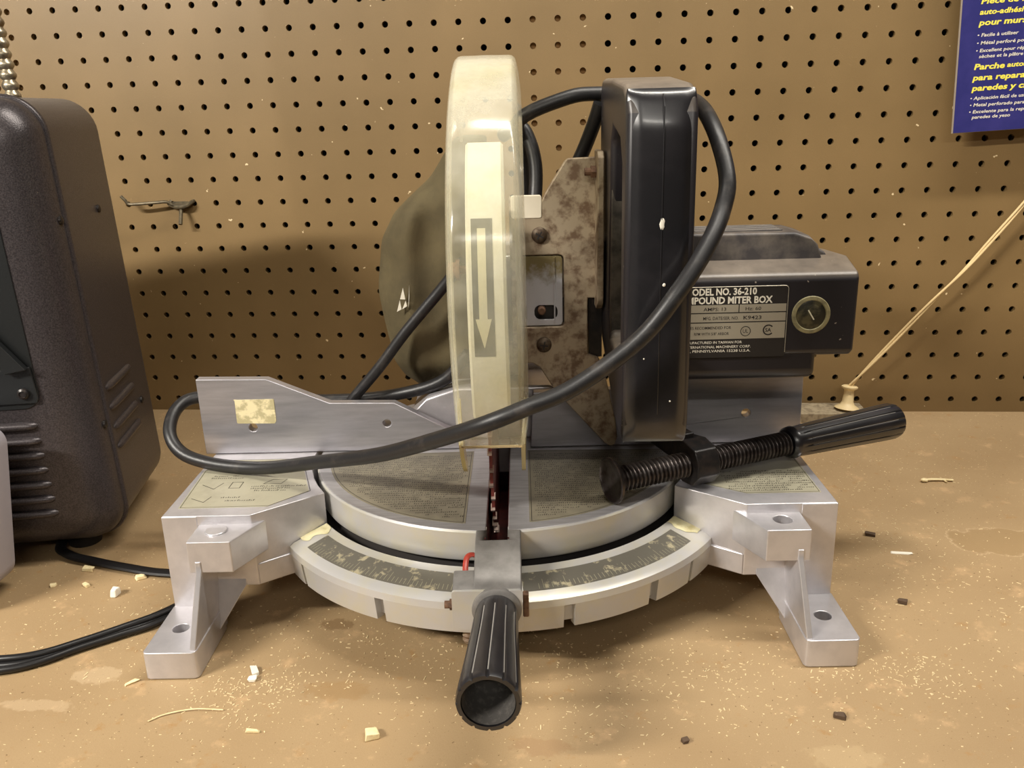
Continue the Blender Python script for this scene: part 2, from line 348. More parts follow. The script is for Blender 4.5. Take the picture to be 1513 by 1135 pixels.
for a0, a1 in ((-52, -7.5), (5.5, 51)):
    mb = MB(); mb.grid(sector([(5.86, scale_z(5.86)), (6.46, scale_z(6.46)), (6.46, scale_z(6.46)-.02), (5.86, scale_z(5.86)-.02)], a0, a1, 40), close_v=True, caps=True)
    sp = obj('scale_plate', mb, 'scale', ring, angle=30)
    mb = MB(); k = math.ceil(a0)
    while k <= a1:
        ln = .30 if k % 5 == 0 else .17; t = math.radians(-90+k)
        if abs(k) > 8: 
            w = .006
            for (ra, rb) in ((6.42-ln, 6.42),):
                c_, s_ = math.cos(t), math.sin(t); vs = [(rr*c_-sg*w*s_, rr*s_+sg*w*c_, scale_z(rr)+.006) for rr, sg in ((ra, -1), (rb, -1), (rb, 1), (ra, 1))]; mb.add(vs, [(0, 1, 2, 3)])
        k += 1
    obj('degree_marks', mb, 'scalemark', sp, smooth=False)
for s in (-1, 1):   # yellowish residue where the ring meets the casting
    mb = MB(); rows = []
    for i in range(13):
        rr = 5.64+.78*i/12; a1 = 57.5; a0 = 53.6-2.2*noise.noise(Vector((rr*4, s*3, .5)))+1.6*abs(i-3)/9
        rows.append([(rr*math.cos(math.radians(-90+s*(a0+(a1-a0)*k/6))), rr*math.sin(math.radians(-90+s*(a0+(a1-a0)*k/6))), scale_z(rr)+(.0 if k == 0 else .012)) for k in range(7)])
    mb.grid(rows)
    obj('dried_residue', mb, 'glue', ring)

# --- turntable
mb = MB()
a_s = math.degrees(math.asin(.27/5.42))
mb.prism(circ(0, 0, 5.42, 120, -90+a_s, 270-a_s)+[(-.27, .9), (.27, .9)], 3.22, 3.4)
tt = obj('turntable', mb, 'machined', saw, bevel=.035)
mb = MB(); mb.grid([[(rr*math.cos(t), rr*math.sin(t), z) for z, rr in ((2.54, 5.18), (2.56, 5.40), (2.62, 5.43), (3.1, 5.45), (3.34, 5.45), (3.385, 5.41), (3.385, 5.2))] for t in [math.radians(-90+a_s+(360-2*a_s)*i/140) for i in range(141)]], close_v=True, caps=True)
obj('turntable_rim', mb, 'ring', tt)
obj('gap_shadow_ring', MB().lathe([(2.1, 5.7), (2.12, 5.2), (2.60, 5.15)], n=96, caps=False), 'gapdark', tt).name = 'gap_shade_ring'  # dark ring standing in for the shade between turntable rim and quadrant ring
mb = MB(); mb.prism(circ(0, 0, 5.1, 64), 1.5, 1.6); mb.box(-.8, -.30, -5.0, 1.0, 1.6, 3.2); mb.box(.30, .8, -5.0, 1, 1.6, 3.2)
obj('turntable_underbody', mb, 'gapdark', tt)
mb = MB(); mb.box(-.30, -.262, -5.8, .9, 1.7, 3.37); mb.box(.262, .30, -5.8, .9, 1.7, 3.37); mb.box(-.3, .3, -5.85, -5.835, 1.7, 3.3); mb.box(-.3, .3, -5.85, .9, 1.62, 1.7); mb.box(-.3, .3, .86, .9, 1.7, 3.37)
obj('kerf_liner', mb, 'redinsert', tt)

def dashes(poly_test, x0, x1, y0, y1, z, lh, hgt, pmin=.05, pmax=.22, gap=.035, wobble=0):
    """worn unreadable print: rows of small strokes"""
    mb = MB(); y = y1
    while y > y0:
        x = x0+random.uniform(0, .1); end = x1-random.choice([0, 0, .2, .5])*(1 if random.random() < .6 else 0)
        while x < end:
            w = random.uniform(pmin, pmax)
            if poly_test(x, y) and poly_test(x+w, y) and random.random() < .9:
                # letters as tiny strokes
                q = x
                while q < x+w:
                    a = hgt*random.choice((.6, .6, 1.0)); sw = hgt*.28; mb.add([(q, y, z), (q+sw, y, z), (q+sw, y+a, z), (q, y+a, z)], [(0, 1, 2, 3)])
                    if random.random() < .7: mb.add([(q, y+a*.75, z+.0004), (q+hgt*.55, y+a*.75, z+.0004), (q+hgt*.55, y+a, z+.0004), (q, y+a, z+.0004)], [(0, 1, 2, 3)])
                    q += hgt*.72
            x += w+gap
        y -= lh
    return mb
def outline_mb(poly, z, w=.02, close=True):
    mb = MB(); n = len(poly)
    for i in range(n if close else n-1):
        a = Vector(poly[i]); b = Vector(poly[(i+1) % n]); d = (b-a)
        if d.length < 1e-5: continue
        d.normalize(); nn = Vector((-d.y, d.x))*w/2; a = a-d*w/2; b = b+d*w/2
        mb.add([(a.x-nn.x, a.y-nn.y, z), (b.x-nn.x, b.y-nn.y, z), (b.x+nn.x, b.y+nn.y, z), (a.x+nn.x, a.y+nn.y, z)], [(0, 1, 2, 3)])
    return mb
def inpoly(poly):
    def f(x, y):
        r_ = False; n = len(poly)
        for i in range(n):
            (xa, ya), (xb, yb) = poly[i], poly[(i+1) % n]
            if (ya > y) != (yb > y) and x < (xb-xa)*(y-ya)/(yb-ya)+xa: r_ = not r_
        return r_
    return f
for s in (-1, 1):
    pol = [(s*.80, -.2)]+[(s*5.08*math.cos(math.radians(t)), 5.08*math.sin(math.radians(t))) for t in range(-4, -82, -4) if 5.08*math.cos(math.radians(t)) > .80]+[(s*.80, -5.0)]
    lb = obj('instruction_label', MB().prism(pol, 3.4, 3.406), 'labeldark', tt, smooth=False)
    inner = [(x*.985 if abs(x) > .9 else s*.86, y*.985-.02) for x, y in pol]; inner[0] = (inner[0][0], -.3); inner[1] = (inner[1][0], min(inner[1][1], -.36))
    t_ = dashes(inpoly([(x*.96+(.04*s), y*.96) for x, y in pol]), (-4.9 if s < 0 else .95), (-.95 if s < 0 else 4.9), -4.7, -.6, 3.4078, .135, .075)
    ol = outline_mb(inner, 3.4075, .018); t_.add(ol.v, ol.f)
    obj('fine_print', t_, 'print', lb, smooth=False, merge=False)

# --- base deck labels
for s, pol in ((-1, [(-8.45, -3.8), (-8.6, -1.3), (-8.3, -.5), (-5.75, -.5), (-5.72, -1.2), (-5.2, -2.85), (-6.1, -3.78)]), (1, [(5.3, -2.75), (6.55, -3.6), (8.5, -3.62), (8.5, -.5), (5.8, -.5), (5.75, -1.6)])):
    lb = obj('instruction_label', MB().prism(pol, 3.4, 3.407), 'label', base, smooth=False)
    t_ = outline_mb([(x*.995, y*.985-.01) for x, y in pol], 3.409, .016)
    if s > 0:
        d = dashes(inpoly(pol), 6.1, 8.4, -3.5, -2.2, 3.409, .14, .075)
    else:
        d = dashes(inpoly(pol), -6.95, -5.4, -2.9, -2.5, 3.409, .14, .08)
        for x0, x1, y0, y1 in ((-8.2, -7.3, -1.9, -1.75), (-7.6, -6.95, -3.3, -3.2), (-7.35, -6.7, -3.5, -3.4), (-6.5, -5.9, -1.5, -1.3)):
            e = dashes(inpoly(pol), x0, x1, y0, y1, 3.409, .14, .08); d.add(e.v, e.f)
        for sk in ([(-8.3, -2.3), (-7.9, -2.6), (-7.75, -2.2)], [(-7.5, -2.55), (-7.2, -2.55), (-7.2, -2.15), (-7.5, -2.15), (-7.5, -2.55)], [(-8.3, -3.2), (-7.9, -3.45), (-7.8, -3.1)], [(-7.7, -1.2), (-7.0, -1.2), (-7.0, -.9)], [(-6.6, -2.3), (-6.1, -2.3), (-6.0, -2.0), (-6.4, -2.0), (-6.6, -2.3)]):
            e = outline_mb(sk, 3.409, .022, False); d.add(e.v, e.f)
    t_.add(d.v, d.f); obj('fine_print', t_, 'print', lb, smooth=False, merge=False)

# --- control arm under the kerf, pointer, handle
mb = MB()
mb.prism([(-5.35, 3.398), (-5.86, 3.36), (-7.16, 2.86), (-7.22, 2.8), (-7.22, 1.84), (-5.0, 1.84), (-5.0, 2.6), (-5.35, 2.6)], -.52, .58, 'x')
mb.prism([(-6.55, 2.97), (-6.7, 2.965), (-7.16, 2.855), (-7.22, 2.8), (-7.22, 1.84), (-6.55, 1.84)], -1.0, .0, 'x')
arm = obj('miter_arm', mb, 'armgrey', saw, bevel=.04, seg=2)
# cut the front end of the kerf into the arm top
cut = obj('cutter', MB().box(-.262, .262, -5.84, -4, 1.7, 4), 'machined', saw)
bo = arm.modifiers.new('slot', 'BOOLEAN'); bo.operation = 'DIFFERENCE'; bo.object = cut; bo.solver = 'EXACT'
bpy.context.view_layer.update(); dg = bpy.context.evaluated_depsgraph_get()
me = bpy.data.meshes.new_from_object(arm.evaluated_get(dg)); arm.modifiers.clear(); arm.data = me; bpy.data.objects.remove(cut)
obj('arm_front', MB().prism(rrect(-1.02, .60, 1.82, 2.83, .07), -7.27, -7.2, 'y'), 'ring', arm, bevel=.03)
mb = MB(); mb.tube(smooth_path([(-.48, -5.85, 2.95), (-.62, -5.88, 3.0), (-.72, -5.95, 2.97), (-.76, -6.08, 2.82), (-.76, -6.2, 2.62), (-.76, -6.28, 2.42)], 4), .085, 8, flat=.6)
obj('pointer', mb, 'redpaint', arm)
sc = MB(); sc.lathe([(0, .09), (.22, .09)], (-1.0, -6.95, 2.3), (-1, 0, 0), 12); sc.lathe([(0, .13), (.1, .13)], (-1.0, -6.95, 2.3), (-1, 0, 0), 6)
obj('lock_bolt', sc, 'rustdark', arm, angle=25)
obj('stop_lever', MB().box(.6, .74, -7.0, -6.8, 1.95, 2.55), 'rustdark', arm, bevel=.03)
mb = MB(); mb.lathe([(0, .17)]+[(.04+.06*i, .17 if i % 2 else .14) for i in range(14)]+[(.9, .14)], (-.72, -6.4, 1.85), (0, 0, -1), 16)
obj('detent_spring', mb, 'rust', arm)
# fluted hollow grip
def grip(o, d, prof, inner, flutes=12, depth=.035, n=96):
    d = Vector(d).normalized(); u = d.cross(Vector((0, 0, 1))).normalized(); w = d.cross(u); o = Vector(o); mb = MB(); rows = []
    for h, rr, fl in prof:
        row = []
        for k in range(n):
            a = 2*PI*k/n; q = abs(((a*flutes/(2*PI)) % 1)-.5)*2   # 1 at groove centre
            g = max(0, (q-.82)/.18); row.append(tuple(o+d*h+(u*math.cos(a)+w*math.sin(a))*(rr-depth*fl*g)))
        rows.append(row)
    for h, rr in inner: rows.append([tuple(o+d*h+(u*math.cos(2*PI*k/n)+w*math.sin(2*PI*k/n))*rr) for k in range(n)])
    mb.grid(rows, close_v=True, caps=True); return mb
gp = [(0, .44, 0), (.08, .47, 0), (.3, .50, .7), (1.2, .535, 1), (2.3, .60, 1), (3.1, .65, 1), (3.22, .65, 1.2), (3.28, .63, 1.2)]
mh = obj('miter_handle', grip((0.0, -7.26, 2.3), (-.028, -1, 0), gp, [(3.28, .54), (3.2, .535), (2.6, .50), (2.38, .3), (2.36, .02)]), 'blackp', saw, angle=40)
mb = MB()   # worn pale groove lines
for k in range(12):
    if True:
        a = 2*PI*(k+0)/12
        d = Vector((-.028, -1, 0)).normalized(); u = d.cross(Vector((0, 0, 1))).normalized(); w = d.cross(u); o = Vector((0, -7.26, 2.3)); P = []
        for h, rr in ((.45, .51), (1.2, .535), (2.3, .60), (3.05, .645)): P.append(tuple(o+d*h+(u*math.cos(a)+w*math.sin(a))*(rr-.026)))
        mb.tube(P, .012, 5)
obj('groove_wear', mb, simple('grey_wear', rgb(150, 146, 140), .6), mh)
obj('end_cup', MB().lathe([(3.24, .527), (3.1, .50), (2.75, .47), (2.5, .36), (2.44, .2), (2.43, .01)], (0, -7.26, 2.3), (-.028, -1, 0), 40, caps=False), simple('dusty_recess', rgb(66, 63, 60), .9, 0, rgb(96, 92, 86), 9, .5, .75), mh)
mb = MB(); mb.lathe([(0, .36), (.12, .40)], (0, -7.24, 2.3), (0, -1, 0), 32); 
mb = MB(); mb.lathe([(-.02, .58), (.05, .56), (.09, .48)], (0, -7.27, 2.33), (0, -1, 0), 40)
obj('collar', mb, 'armgrey', mh)

# --- fence
def holes_y(lst): return [circ(x, z, rr, 18) for x, z, rr in lst]
mb = MB(); mb.prism([(-8.98, 3.42), (-9.0, 5.80), (-6.9, 5.76), (-5.08, 4.97), (-3.15, 4.93), (-1.7, 4.14), (-1.2, 3.9), (-.75, 3.42)], 0, .32, 'y', holes=holes_y([(-7.45, 4.25, .13), (-3.4, 4.29, .12)]))
fn = obj('fence', mb, 'fence', saw, bevel=.03)
mb = MB(); mb.prism([(.9, 3.42), (1.0, 5.15), (3.4, 5.2), (4.6, 5.6), (9.0, 5.56), (9.02, 3.42)], 0, .32, 'y', holes=holes_y([(7.36, 4.36, .13)]))
fr_ = obj('fence', mb, 'fence', saw, bevel=.03)
mb = MB(); ol = []
for x, z in rrect(-7.92, -6.72, 4.40, 5.15, .05, 4): ol.append((x+random.uniform(-.03, .03), z+random.uniform(-.03, .03)))
obj('adhesive_patch', mb.prism(ol, -.012, 0.0, 'y'), 'patch', fn)
mb = MB(); mb.prism([(-3.0, 3.4), (-2.75, 4.3), (-2.2, 4.85), (-1.3, 5.12), (1.6, 5.12), (2.1, 4.6), (2.3, 3.4)], .8, 3.6, 'y')
obj('pivot_housing', mb, 'cast', saw, bevel=.12, seg=3)

# --- blade
mb = MB(); BC = (-.12, -.1, 6.27); nT = 60; out = []
for k in range(nT):
    a = 2*PI*k/nT
    for da, rr in ((0, 4.98), (.012, 4.97), (.02, 4.80), (.045, 4.81), (.085, 4.91)): out.append((BC[1]+rr*math.cos(a+da), BC[2]+rr*math.sin(a+da)))
mb.prism(out, BC[0]-.04, BC[0]+.04, 'x', holes=[circ(BC[1], BC[2], .31, 24)])
bl = obj('saw_blade', mb, 'redblade', saw, angle=25)
mb = MB()
for k in range(nT):
    a = 2*PI*k/nT; m4 = Matrix.Translation(Vector(BC)) @ Matrix.Rotation(a, 4, 'X'); sg = .015*(1 if k % 2 else -1)
    mb.box(-.055+sg, .055+sg, 4.82, 5.03, -.05, .02, m4)
obj('carbide_teeth', mb, 'tooth', bl)

# --- clear guard
GC = (-.7, 8.8); RG = 5.75; gx = -.05
def gp_(t, rr): return (GC[0]-rr*math.cos(math.radians(t)), GC[1]+rr*math.sin(math.radians(t)))
mb = MB(); rows = []
outer = [(-.90, -1.5), (-.885, -.9), (-.84, -.45), (-.79, -.2), (-.755, -.08), (-.68, -.015), (-.6, 0), (-.3, 0), (0, .008), (.3, 0), (.6, 0), (.68, -.015), (.755, -.08), (.79, -.2), (.84, -.45), (.885, -.9), (.90, -1.5)]
inn = [(x*(1-.085/abs(x)) if abs(x) > .5 else x, (d_-.0 if abs(x) > .75 else d_-.085)) for x, d_ in outer]
for i in range(81):
    t = -34+(158)*i/80
    rows.append([(gx+x,)+gp_(t, RG+d_) for x, d_ in outer]+[(gx+x,)+gp_(t, RG+d_) for x, d_ in inn[::-1]])
mb.grid(rows, close_v=True, caps=True)
# side prongs below the lip
prg = []
for s in (-1, 1):
    rows = []
    for i in range(9):
        q = i/8; t = -34-19*q; ro = RG-.10-.12*q**3; ri = RG-1.5+1.0*q**.8
        if ri > ro-.12: ri = ro-.12
        w = .79+.0*q
        rows.append([(gx+s*(w),)+gp_(t, ro), (gx+s*(w+.08*(1-q)),)+gp_(t, ri), (gx+s*(w+.08*(1-q)-.085),)+gp_(t, ri), (gx+s*(w-.10),)+gp_(t, ro)])
    prg.append(rows)
gd = obj('blade_guard', mb, 'guard', saw, angle=40)
for rows in prg: obj('prong', MB().grid(rows, close_v=True, caps=True), 'guardedge', gd, angle=40)
mb = MB(); t = -34; y, z = gp_(t, RG-.04); y2, z2 = gp_(t-.8, RG-.10)
mb.tube([(gx-.72, y, z), (gx+.72, y, z)], .035, 8); obj('lip_edge', mb, 'creamcord', gd)
# upper blade housing inside the guard with the arrow label
mb = MB(); rows = []
for i in range(41):
    t = -31+78*i/40; w = .45-.02*(i/40); cx = -.06+.02
    rows.append([(cx-w,)+gp_(t, 3.9), (cx-w,)+gp_(t, 5.02), (cx-w+.06,)+gp_(t, 5.1), (cx+w-.06,)+gp_(t, 5.1), (cx+w,)+gp_(t, 5.02), (cx+w,)+gp_(t, 3.9), (cx+w-.06,)+gp_(t, 3.9), (cx+w-.06,)+gp_(t, 4.98), (cx-w+.06,)+gp_(t, 4.98), (cx-w+.06,)+gp_(t, 3.9)])
mb.grid(rows, close_v=True, caps=True)
bh = obj('blade_housing', mb, 'housing', saw, angle=30)
def band(x0, x1, t0, t1, rr, n=10, x0b=None, x1b=None):
    m_ = MB(); x0b = x0 if x0b is None else x0b; x1b = x1 if x1b is None else x1b
    m_.grid([[(x0+(x0b-x0)*i/n,)+gp_(t0+(t1-t0)*i/n, rr), (x1+(x1b-x1)*i/n,)+gp_(t0+(t1-t0)*i/n, rr)] for i in range(n+1)]); return m_
ar = obj('rotation_arrow', band(-.35, .12, 25, -10, 5.112, 14), 'labelgrey', bh, smooth=False)
m_ = band(-.215, -.03, 22.5, -1, 5.120, 10); k = band(-.30, .06, 0, -7.6, 5.120, 6, -.125, -.115); m_.add(k.v, k.f)
obj('arrow_print', m_, 'labelcream', ar, smooth=False)
mb = MB(); mb.lathe([(0, .3), (.25, .3)], (-.15, -.1, 6.27), (-1, 0, 0), 6); mb.lathe([(0, .8), (.1, .8)], (-.05-.1, -.1, 6.27), (-1, 0, 0), 32)
obj('arbor_flange', mb, 'rustscrew', bl)
mb = MB(); mb.lathe([(0, .30), (.10, .30), (.11, .22), (.30, .22), (.34, .16)], (-1.0, -.1, 8.9), (-1, 0, 0), 24); mb.lathe([(-.5, .12), (0, .12)], (-1.0, -.1, 8.9), (-1, 0, 0), 12)
obj('guard_pivot_bolt', mb, 'rustdark', gd)

# --- bracket plate
mb = MB()
ol = [(.45, 6.38), (.45, 11.0), (1.1, 10.9), (1.25, 10.75), (1.5, 11.2), (1.92, 11.85), (2.02, 11.95), (2.78, 11.97), (2.78, 8.2), (2.55, 8.21), (2.55, 6.62), (2.85, 6.5), (3.02, 6.1), (3.35, 4.6), (3.40, 4.1), (3.33, 3.88), (3.2, 3.83), (3.05, 3.92), (1.62, 5.55), (1.2, 6.26), (1.0, 6.38)]
mb.prism(ol, -1.1, -.9, 'y', holes=[rrect(.62, 1.9, 7.42, 9.42, .12, 4)])
br = obj('mounting_bracket', mb, 'rust', saw, bevel=.04)
obj('bracket_flange', MB().prism([(-1.9, 8.25), (-2.0, 8.4), (-2.0, 12.0), (-1.8, 12.15), (-.9, 12.15), (-.9, 8.0), (-1.5, 8.0)], 2.74, 2.9, 'x'), 'rust', br, bevel=.03)
mb = MB(); mb.lathe([(0, .17), (.14, .17)], (2.74, -1.45, 11.62), (-1, 0, 0), 6); mb.lathe([(.1, .1), (.3, .1)], (2.74, -1.45, 11.62), (-1, 0, 0), 12)
obj('hex_bolt', mb, 'rustdark', br, angle=25)
for (x, z) in ((1.25, 9.97), (1.33, 6.92)):
    mb = MB(); mb.lathe([(0, .215), (.06, .21), (.12, .15), (.14, .07)], (x, -1.1, z), (0, -1, 0), 24)
    s_ = obj('screw', mb, 'rustscrew', br)
    mb = MB(); a = random.uniform(.1, .6); m4 = Matrix.Translation((x, -1.235, z)) @ Matrix.Rotation(a, 4, 'Y')
    mb.box(-.115, .115, -.006, .004, -.02, .02, m4); mb.box(-.02, .02, -.006, .004, -.115, .115, m4); obj('cross_slot', mb, 'gapdark', s_)
mb = MB(); slot_ = rrect(1.08, 1.72, 7.62, 8.02, .16, 6)
mb.prism(rrect(.5, 1.86, 7.45, 9.39, .1, 4), -1.02, -.96, 'y', holes=[slot_])
mb.box(1.62, 1.66, -1.06, -1.02, 7.5, 9.35)
cp = obj('chrome_plate', mb, 'chrome', br, bevel=.015)
obj('slot_recess', MB().box(.9, 1.9, -.9, -.86, 7.5, 8.2), 'gapdark', cp)
mb = MB(); mb.lathe([(0, .11), (.3, .11), (.34, .08)], (1.28, -.9, 7.9), (0, -1, 0), 18); obj('pin', mb, 'rustdark', cp)
mb = MB(); mb.box(2.58, 2.95, -.98, -.5, 6.5, 8.2); obj('clip', mb, 'iron', br)
mb = MB(); mb.prism(rrect(.5, 1.32, 10.42, 11.02, .06, 3), -1.12, -.95, 'y'); obj('clip', mb, 'cream', br, bevel=.02)
# gearbox and support arm hidden between guard and bracket
mb = MB(); mb.lathe([(0, 1.4), (.2, 1.6), (1.4, 1.6), (2.2, 1.3), (2.7, 1.2)], (.6, .9, 8.3), (1, 0, 0), 40); mb.lathe([(0, .5), (.5, .5)], (.15, -.1, 6.27), (1, 0, 0), 24)
mb.box(.45, 2.5, -.85, .6, 6.5, 9.6)
mb.box(2.4, 4.6, -.1, 1.8, 7.2, 9.6)
obj('gearbox', mb, 'rust', saw, bevel=.08)
mb = MB(); mb.prism([(.4, 9.2), (2.0, 9.4), (3.9, 5.2), (3.9, 4.2), (2.6, 4.2), (2.2, 5.2), (.2, 7.6)], -.6, .9, 'x'); obj('support_arm', mb, 'cast', saw, bevel=.15, seg=3)
mb = MB(); mb.lathe([(0, .6), (2.9, .6)], (-1.3, 3.1, 4.9), (1, 0, 0), 32); obj('hinge_barrel', mb, 'cast', saw, bevel=.05)

# --- D handle
prof = [(-6.02, 6.3), (-6.05, 9.6), (-6.05, 13.1), (-5.85, 13.5), (-5.4, 13.68), (-3.0, 13.86), (-.6, 13.92), (-.25, 13.6), (-.2, 12.0), (-.2, 7.6), (-.8, 7.0), (-2.6, 6.4), (-4.4, 5.8), (-5.4, 5.75), (-5.9, 5.95)]
hole = [(-5.3, 12.0), (-4.9, 12.5), (-3.4, 12.75), (-3.05, 12.4), (-2.6, 8.2), (-3.0, 7.6), (-5.1, 7.5), (-5.35, 7.9)]
mb = MB(); mb.prism(prof, 2.96, 4.46, 'x', holes=[hole])
dh = obj('trigger_handle', mb, 'motor', saw, bevel=.16, seg=5, angle=28)
dh.modifiers['bevel'].use_clamp_overlap = True
mb = MB(); rows = []
sec = [(-.75, .0), (-.745, .16), (-.70, .24), (-.52, .36), (-.44, .40), (-.2, .43), (0, .44), (.2, .43), (.44, .40), (.52, .36), (.70, .22), (.74, .14), (.75, .0)]
for z, e in ((5.78, 0), (5.82, .3), (5.95, .62), (6.15, .85), (6.4, .97), (6.8, 1), (9, 1), (12.55, 1), (12.8, .97), (12.95, .90), (13.30, .62), (13.42, .5), (13.52, .3), (13.58, 0)):
    rows.append([(3.71+x*(.93+.07*min(1, e*1.6)), -5.76-d_*e, z) for x, d_ in sec])
mb.grid(rows); fg = obj('front_grip', mb, 'blackp', dh, angle=80); sd = fg.modifiers.new('s', 'SUBSURF'); sd.levels = 2; sd.render_levels = 2
mb = MB(); mb.prism([(-2.3, 8.3), (-2.5, 11.4), (-3.3, 11.0), (-3.7, 10.2), (-3.3, 9.4), (-2.6, 8.9)], 3.45, 4.0, 'x'); obj('trigger', mb, 'panel', dh, bevel=.06)
mb = MB(); mb.box(3.0, 3.3, -2.9, -2.4, 7.4, 11.3); obj('side_plate', mb, simple('dusty_grey', rgb(96, 90, 82), .5, .3, rgb(60, 56, 52), 2), dh, bevel=.03)
mb = MB(); mb.tube(smooth_path([(3.72, -6.195, 6.6), (3.72, -6.20, 9.0), (3.72, -6.20, 12.8), (3.72, -6.17, 13.2), (3.72, -5.95, 13.46)], 4), .012, 6); obj('mould_seam', mb, 'blackp', dh)
mb = MB()
for x, y, z, a, b in ((2.985+.06, -6.0+.12, 12.95, .1, .16), (3.73, -6.20, 10.85, .05, .13), (3.8, -6.20, 9.55, .03, .04), (4.0, -6.18, 6.9, .02, .02), (3.4, -6.18, 7.9, .02, .02)):
    obj('paint_speck', MB().ball((x, y, z), a, .02, b, 10, 6, .3), 'whitechip', dh)

# --- motor housing
mb = MB()
mb.prism([(-2.6, 6.95), (-2.6, 8.9), (-2.5, 9.04), (-1.6, 9.3), (.2, 9.2), (2.2, 8.95), (2.4, 8.7), (2.4, 7.0), (2.1, 6.8), (-2.4, 6.8)], 4.56, 9.38, 'x')
mo = obj('motor_housing', mb, 'motor', saw, bevel=.27, seg=5)
mb = MB(); mb.prism([(4.56, 9.0), (4.56, 9.98), (7.95, 9.96), (8.3, 9.86), (8.55, 9.62), (8.66, 9.3), (8.68, 9.0)], -1.72, -.15, 'y')
mb.prism([(4.56, 9.0), (4.56, 9.7), (8.4, 9.62), (8.9, 9.35), (9.0, 9.0)], -1.3, .9, 'y')
obj('top_cover', mb, simple('dusty_grey_cover', rgb(74, 70, 70), .45, 0, rgb(118, 110, 102), 1.6, .45, .7), mo, bevel=.22, seg=4)
mb = MB()
for k in range(6): mb.box(4.7, 7.7, -1.35+.19*k, -1.29+.19*k, 9.9, 10.0)
obj('cooling_rib', mb, 'motor', mo, bevel=.03).name = 'cooling_ribs'
mb = MB(); mb.prism([(-2.5, 7.0), (-2.5, 6.35), (-2.3, 6.15), (1.6, 5.85), (2.0, 6.3), (2.0, 7.0)], 4.56, 8.45, 'x'); obj('lower_cover', mb, 'motor', mo, bevel=.3, seg=5)
YF = -2.605
lp = obj('nameplate', MB().prism(rrect(3.95, 7.6, 6.86, 8.76, .10, 5), YF-.012, YF, 'y'), 'blackprint', mo)
TM = frame((0, YF-.016, 0), (1, 0, 0), (0, 0, 1))
mb = MB()
for z0, z1, x0, x1 in ((8.07, 8.27, 4.2, 6.32), (8.07, 8.27, 6.345, 7.545), (7.82, 8.04, 4.2, 7.545), (7.36, 7.79, 4.2, 7.545)): mb.box(x0, x1, YF-.016, YF-.012, z0-.0, z1)
bo_ = [(x, z) for x, z in rrect(3.97, 7.58, 6.88, 8.74, .09, 5)]
for i in range(len(bo_)):
    (xa, za), (xb, zb_) = bo_[i], bo_[(i+1) % len(bo_)]
    if max(za, zb_) > 7.9: mb.tube([(xa, YF-.012, za), (xb, YF-.012, zb_)], .008, 4)
obj('grey_field', mb, 'greyp', lp)
W = []
W += [('MODEL NO. 36-210', 4.66, 8.53, .25, .80, 0, .008), ('COMPOUND MITER BOX', 4.42, 8.305, .25, .80, 0, .008)]
W += [('MANUFACTURED IN TAIWAN FOR', 4.86, 7.24, .095, .92, 0, .001), ('DELTA INTERNATIONAL MACHINERY CORP.', 4.68, 7.12, .095, .92, 0, .001), ('PITTSBURGH, PENNSYLVANIA 15238 U.S.A.', 4.58, 7.01, .095, .92, 0, .001)]
def fit_text(lines, ex):  # squeeze each line between its wanted x-range
    out = []
    for (s_, x, y, size, xs, sh, bold), (xa, xb) in zip(lines, ex):
        cu = bpy.data.curves.new('t', 'FONT'); cu.body = s_; cu.size = size; cu.shear = sh; ob = bpy.data.objects.new('t', cu); me = bpy.data.meshes.new_from_object(ob)
        mx_ = max(v.co.x for v in me.vertices); mn_ = min(v.co.x for v in me.vertices); bpy.data.objects.remove(ob); bpy.data.curves.remove(cu); bpy.data.meshes.remove(me)
        k = (xb-xa)/(mx_-mn_); out.append((s_, xa-mn_*k, y, size, k, sh, bold))
    return out
W = fit_text(W, [(4.96, 6.76), (4.66, 7.17), (4.88, 6.45), (4.62, 6.68), (4.42, 6.68)])
obj('white_lettering', text_mb(W, TM), 'white', lp, smooth=False, merge=False)
TM2 = frame((0, YF-.0175, 0), (1, 0, 0), (0, 0, 1))
W = fit_text([('AMPS: 13', 0, 8.115, .125, 1, 0, .001), ('Hz: 60', 0, 8.115, .125, 1, 0, .001), ('MFG. DATE/SER. NO.', 0, 7.875, .125, 1, 0, .001), ('K9423', 0, 7.875, .135, 1, 0, .002), ('BLADES RECOMMENDED FOR', 0, 7.63, .105, 1, 0, .001), ('RPM WITH 5/8" ARBOR', 0, 7.47, .105, 1, 0, .001), ('UL', 0, 7.51, .15, 1, 0, .001), ('SA', 0, 7.53, .14, 1, 0, .003)], [(5.42, 6.0), (6.5, 6.9), (5.42, 6.33), (6.46, 6.92), (4.86, 6.15), (5.2, 6.1), (6.46, 6.6), (7.04, 7.19)])
t_ = text_mb(W, TM2)
def ringmb(cx, cz, rr, w, y, a0=0, a1=360, n=28):
    m_ = MB(); m_.grid([[(cx+q*math.cos(math.radians(a0+(a1-a0)*i/n)), y, cz+q*math.sin(math.radians(a0+(a1-a0)*i/n))) for q in (rr-w, rr)] for i in range(n+1)]); return m_
for a in (ringmb(6.53, 7.56, .135, .02, YF-.0175), ringmb(7.12, 7.58, .145, .035, YF-.0175, 40, 320)): t_.add(a.v, a.f)
obj('black_lettering', t_, 'blackprint', lp, smooth=False, merge=False)
mb = MB(); mb.lathe([(0, .50), (.02, .48), (.025, .40), (-.0, .38)], (8.2, YF, 7.95), (0, -1, 0), 36, caps=False); cap = obj('brush_cap', mb, 'caprim', mo)
mb = MB(); mb.lathe([(-.05, .38), (.0, .38), (.012, .35)], (8.2, YF, 7.95), (0, -1, 0), 36); obj('cap_face', mb, 'capm', cap)
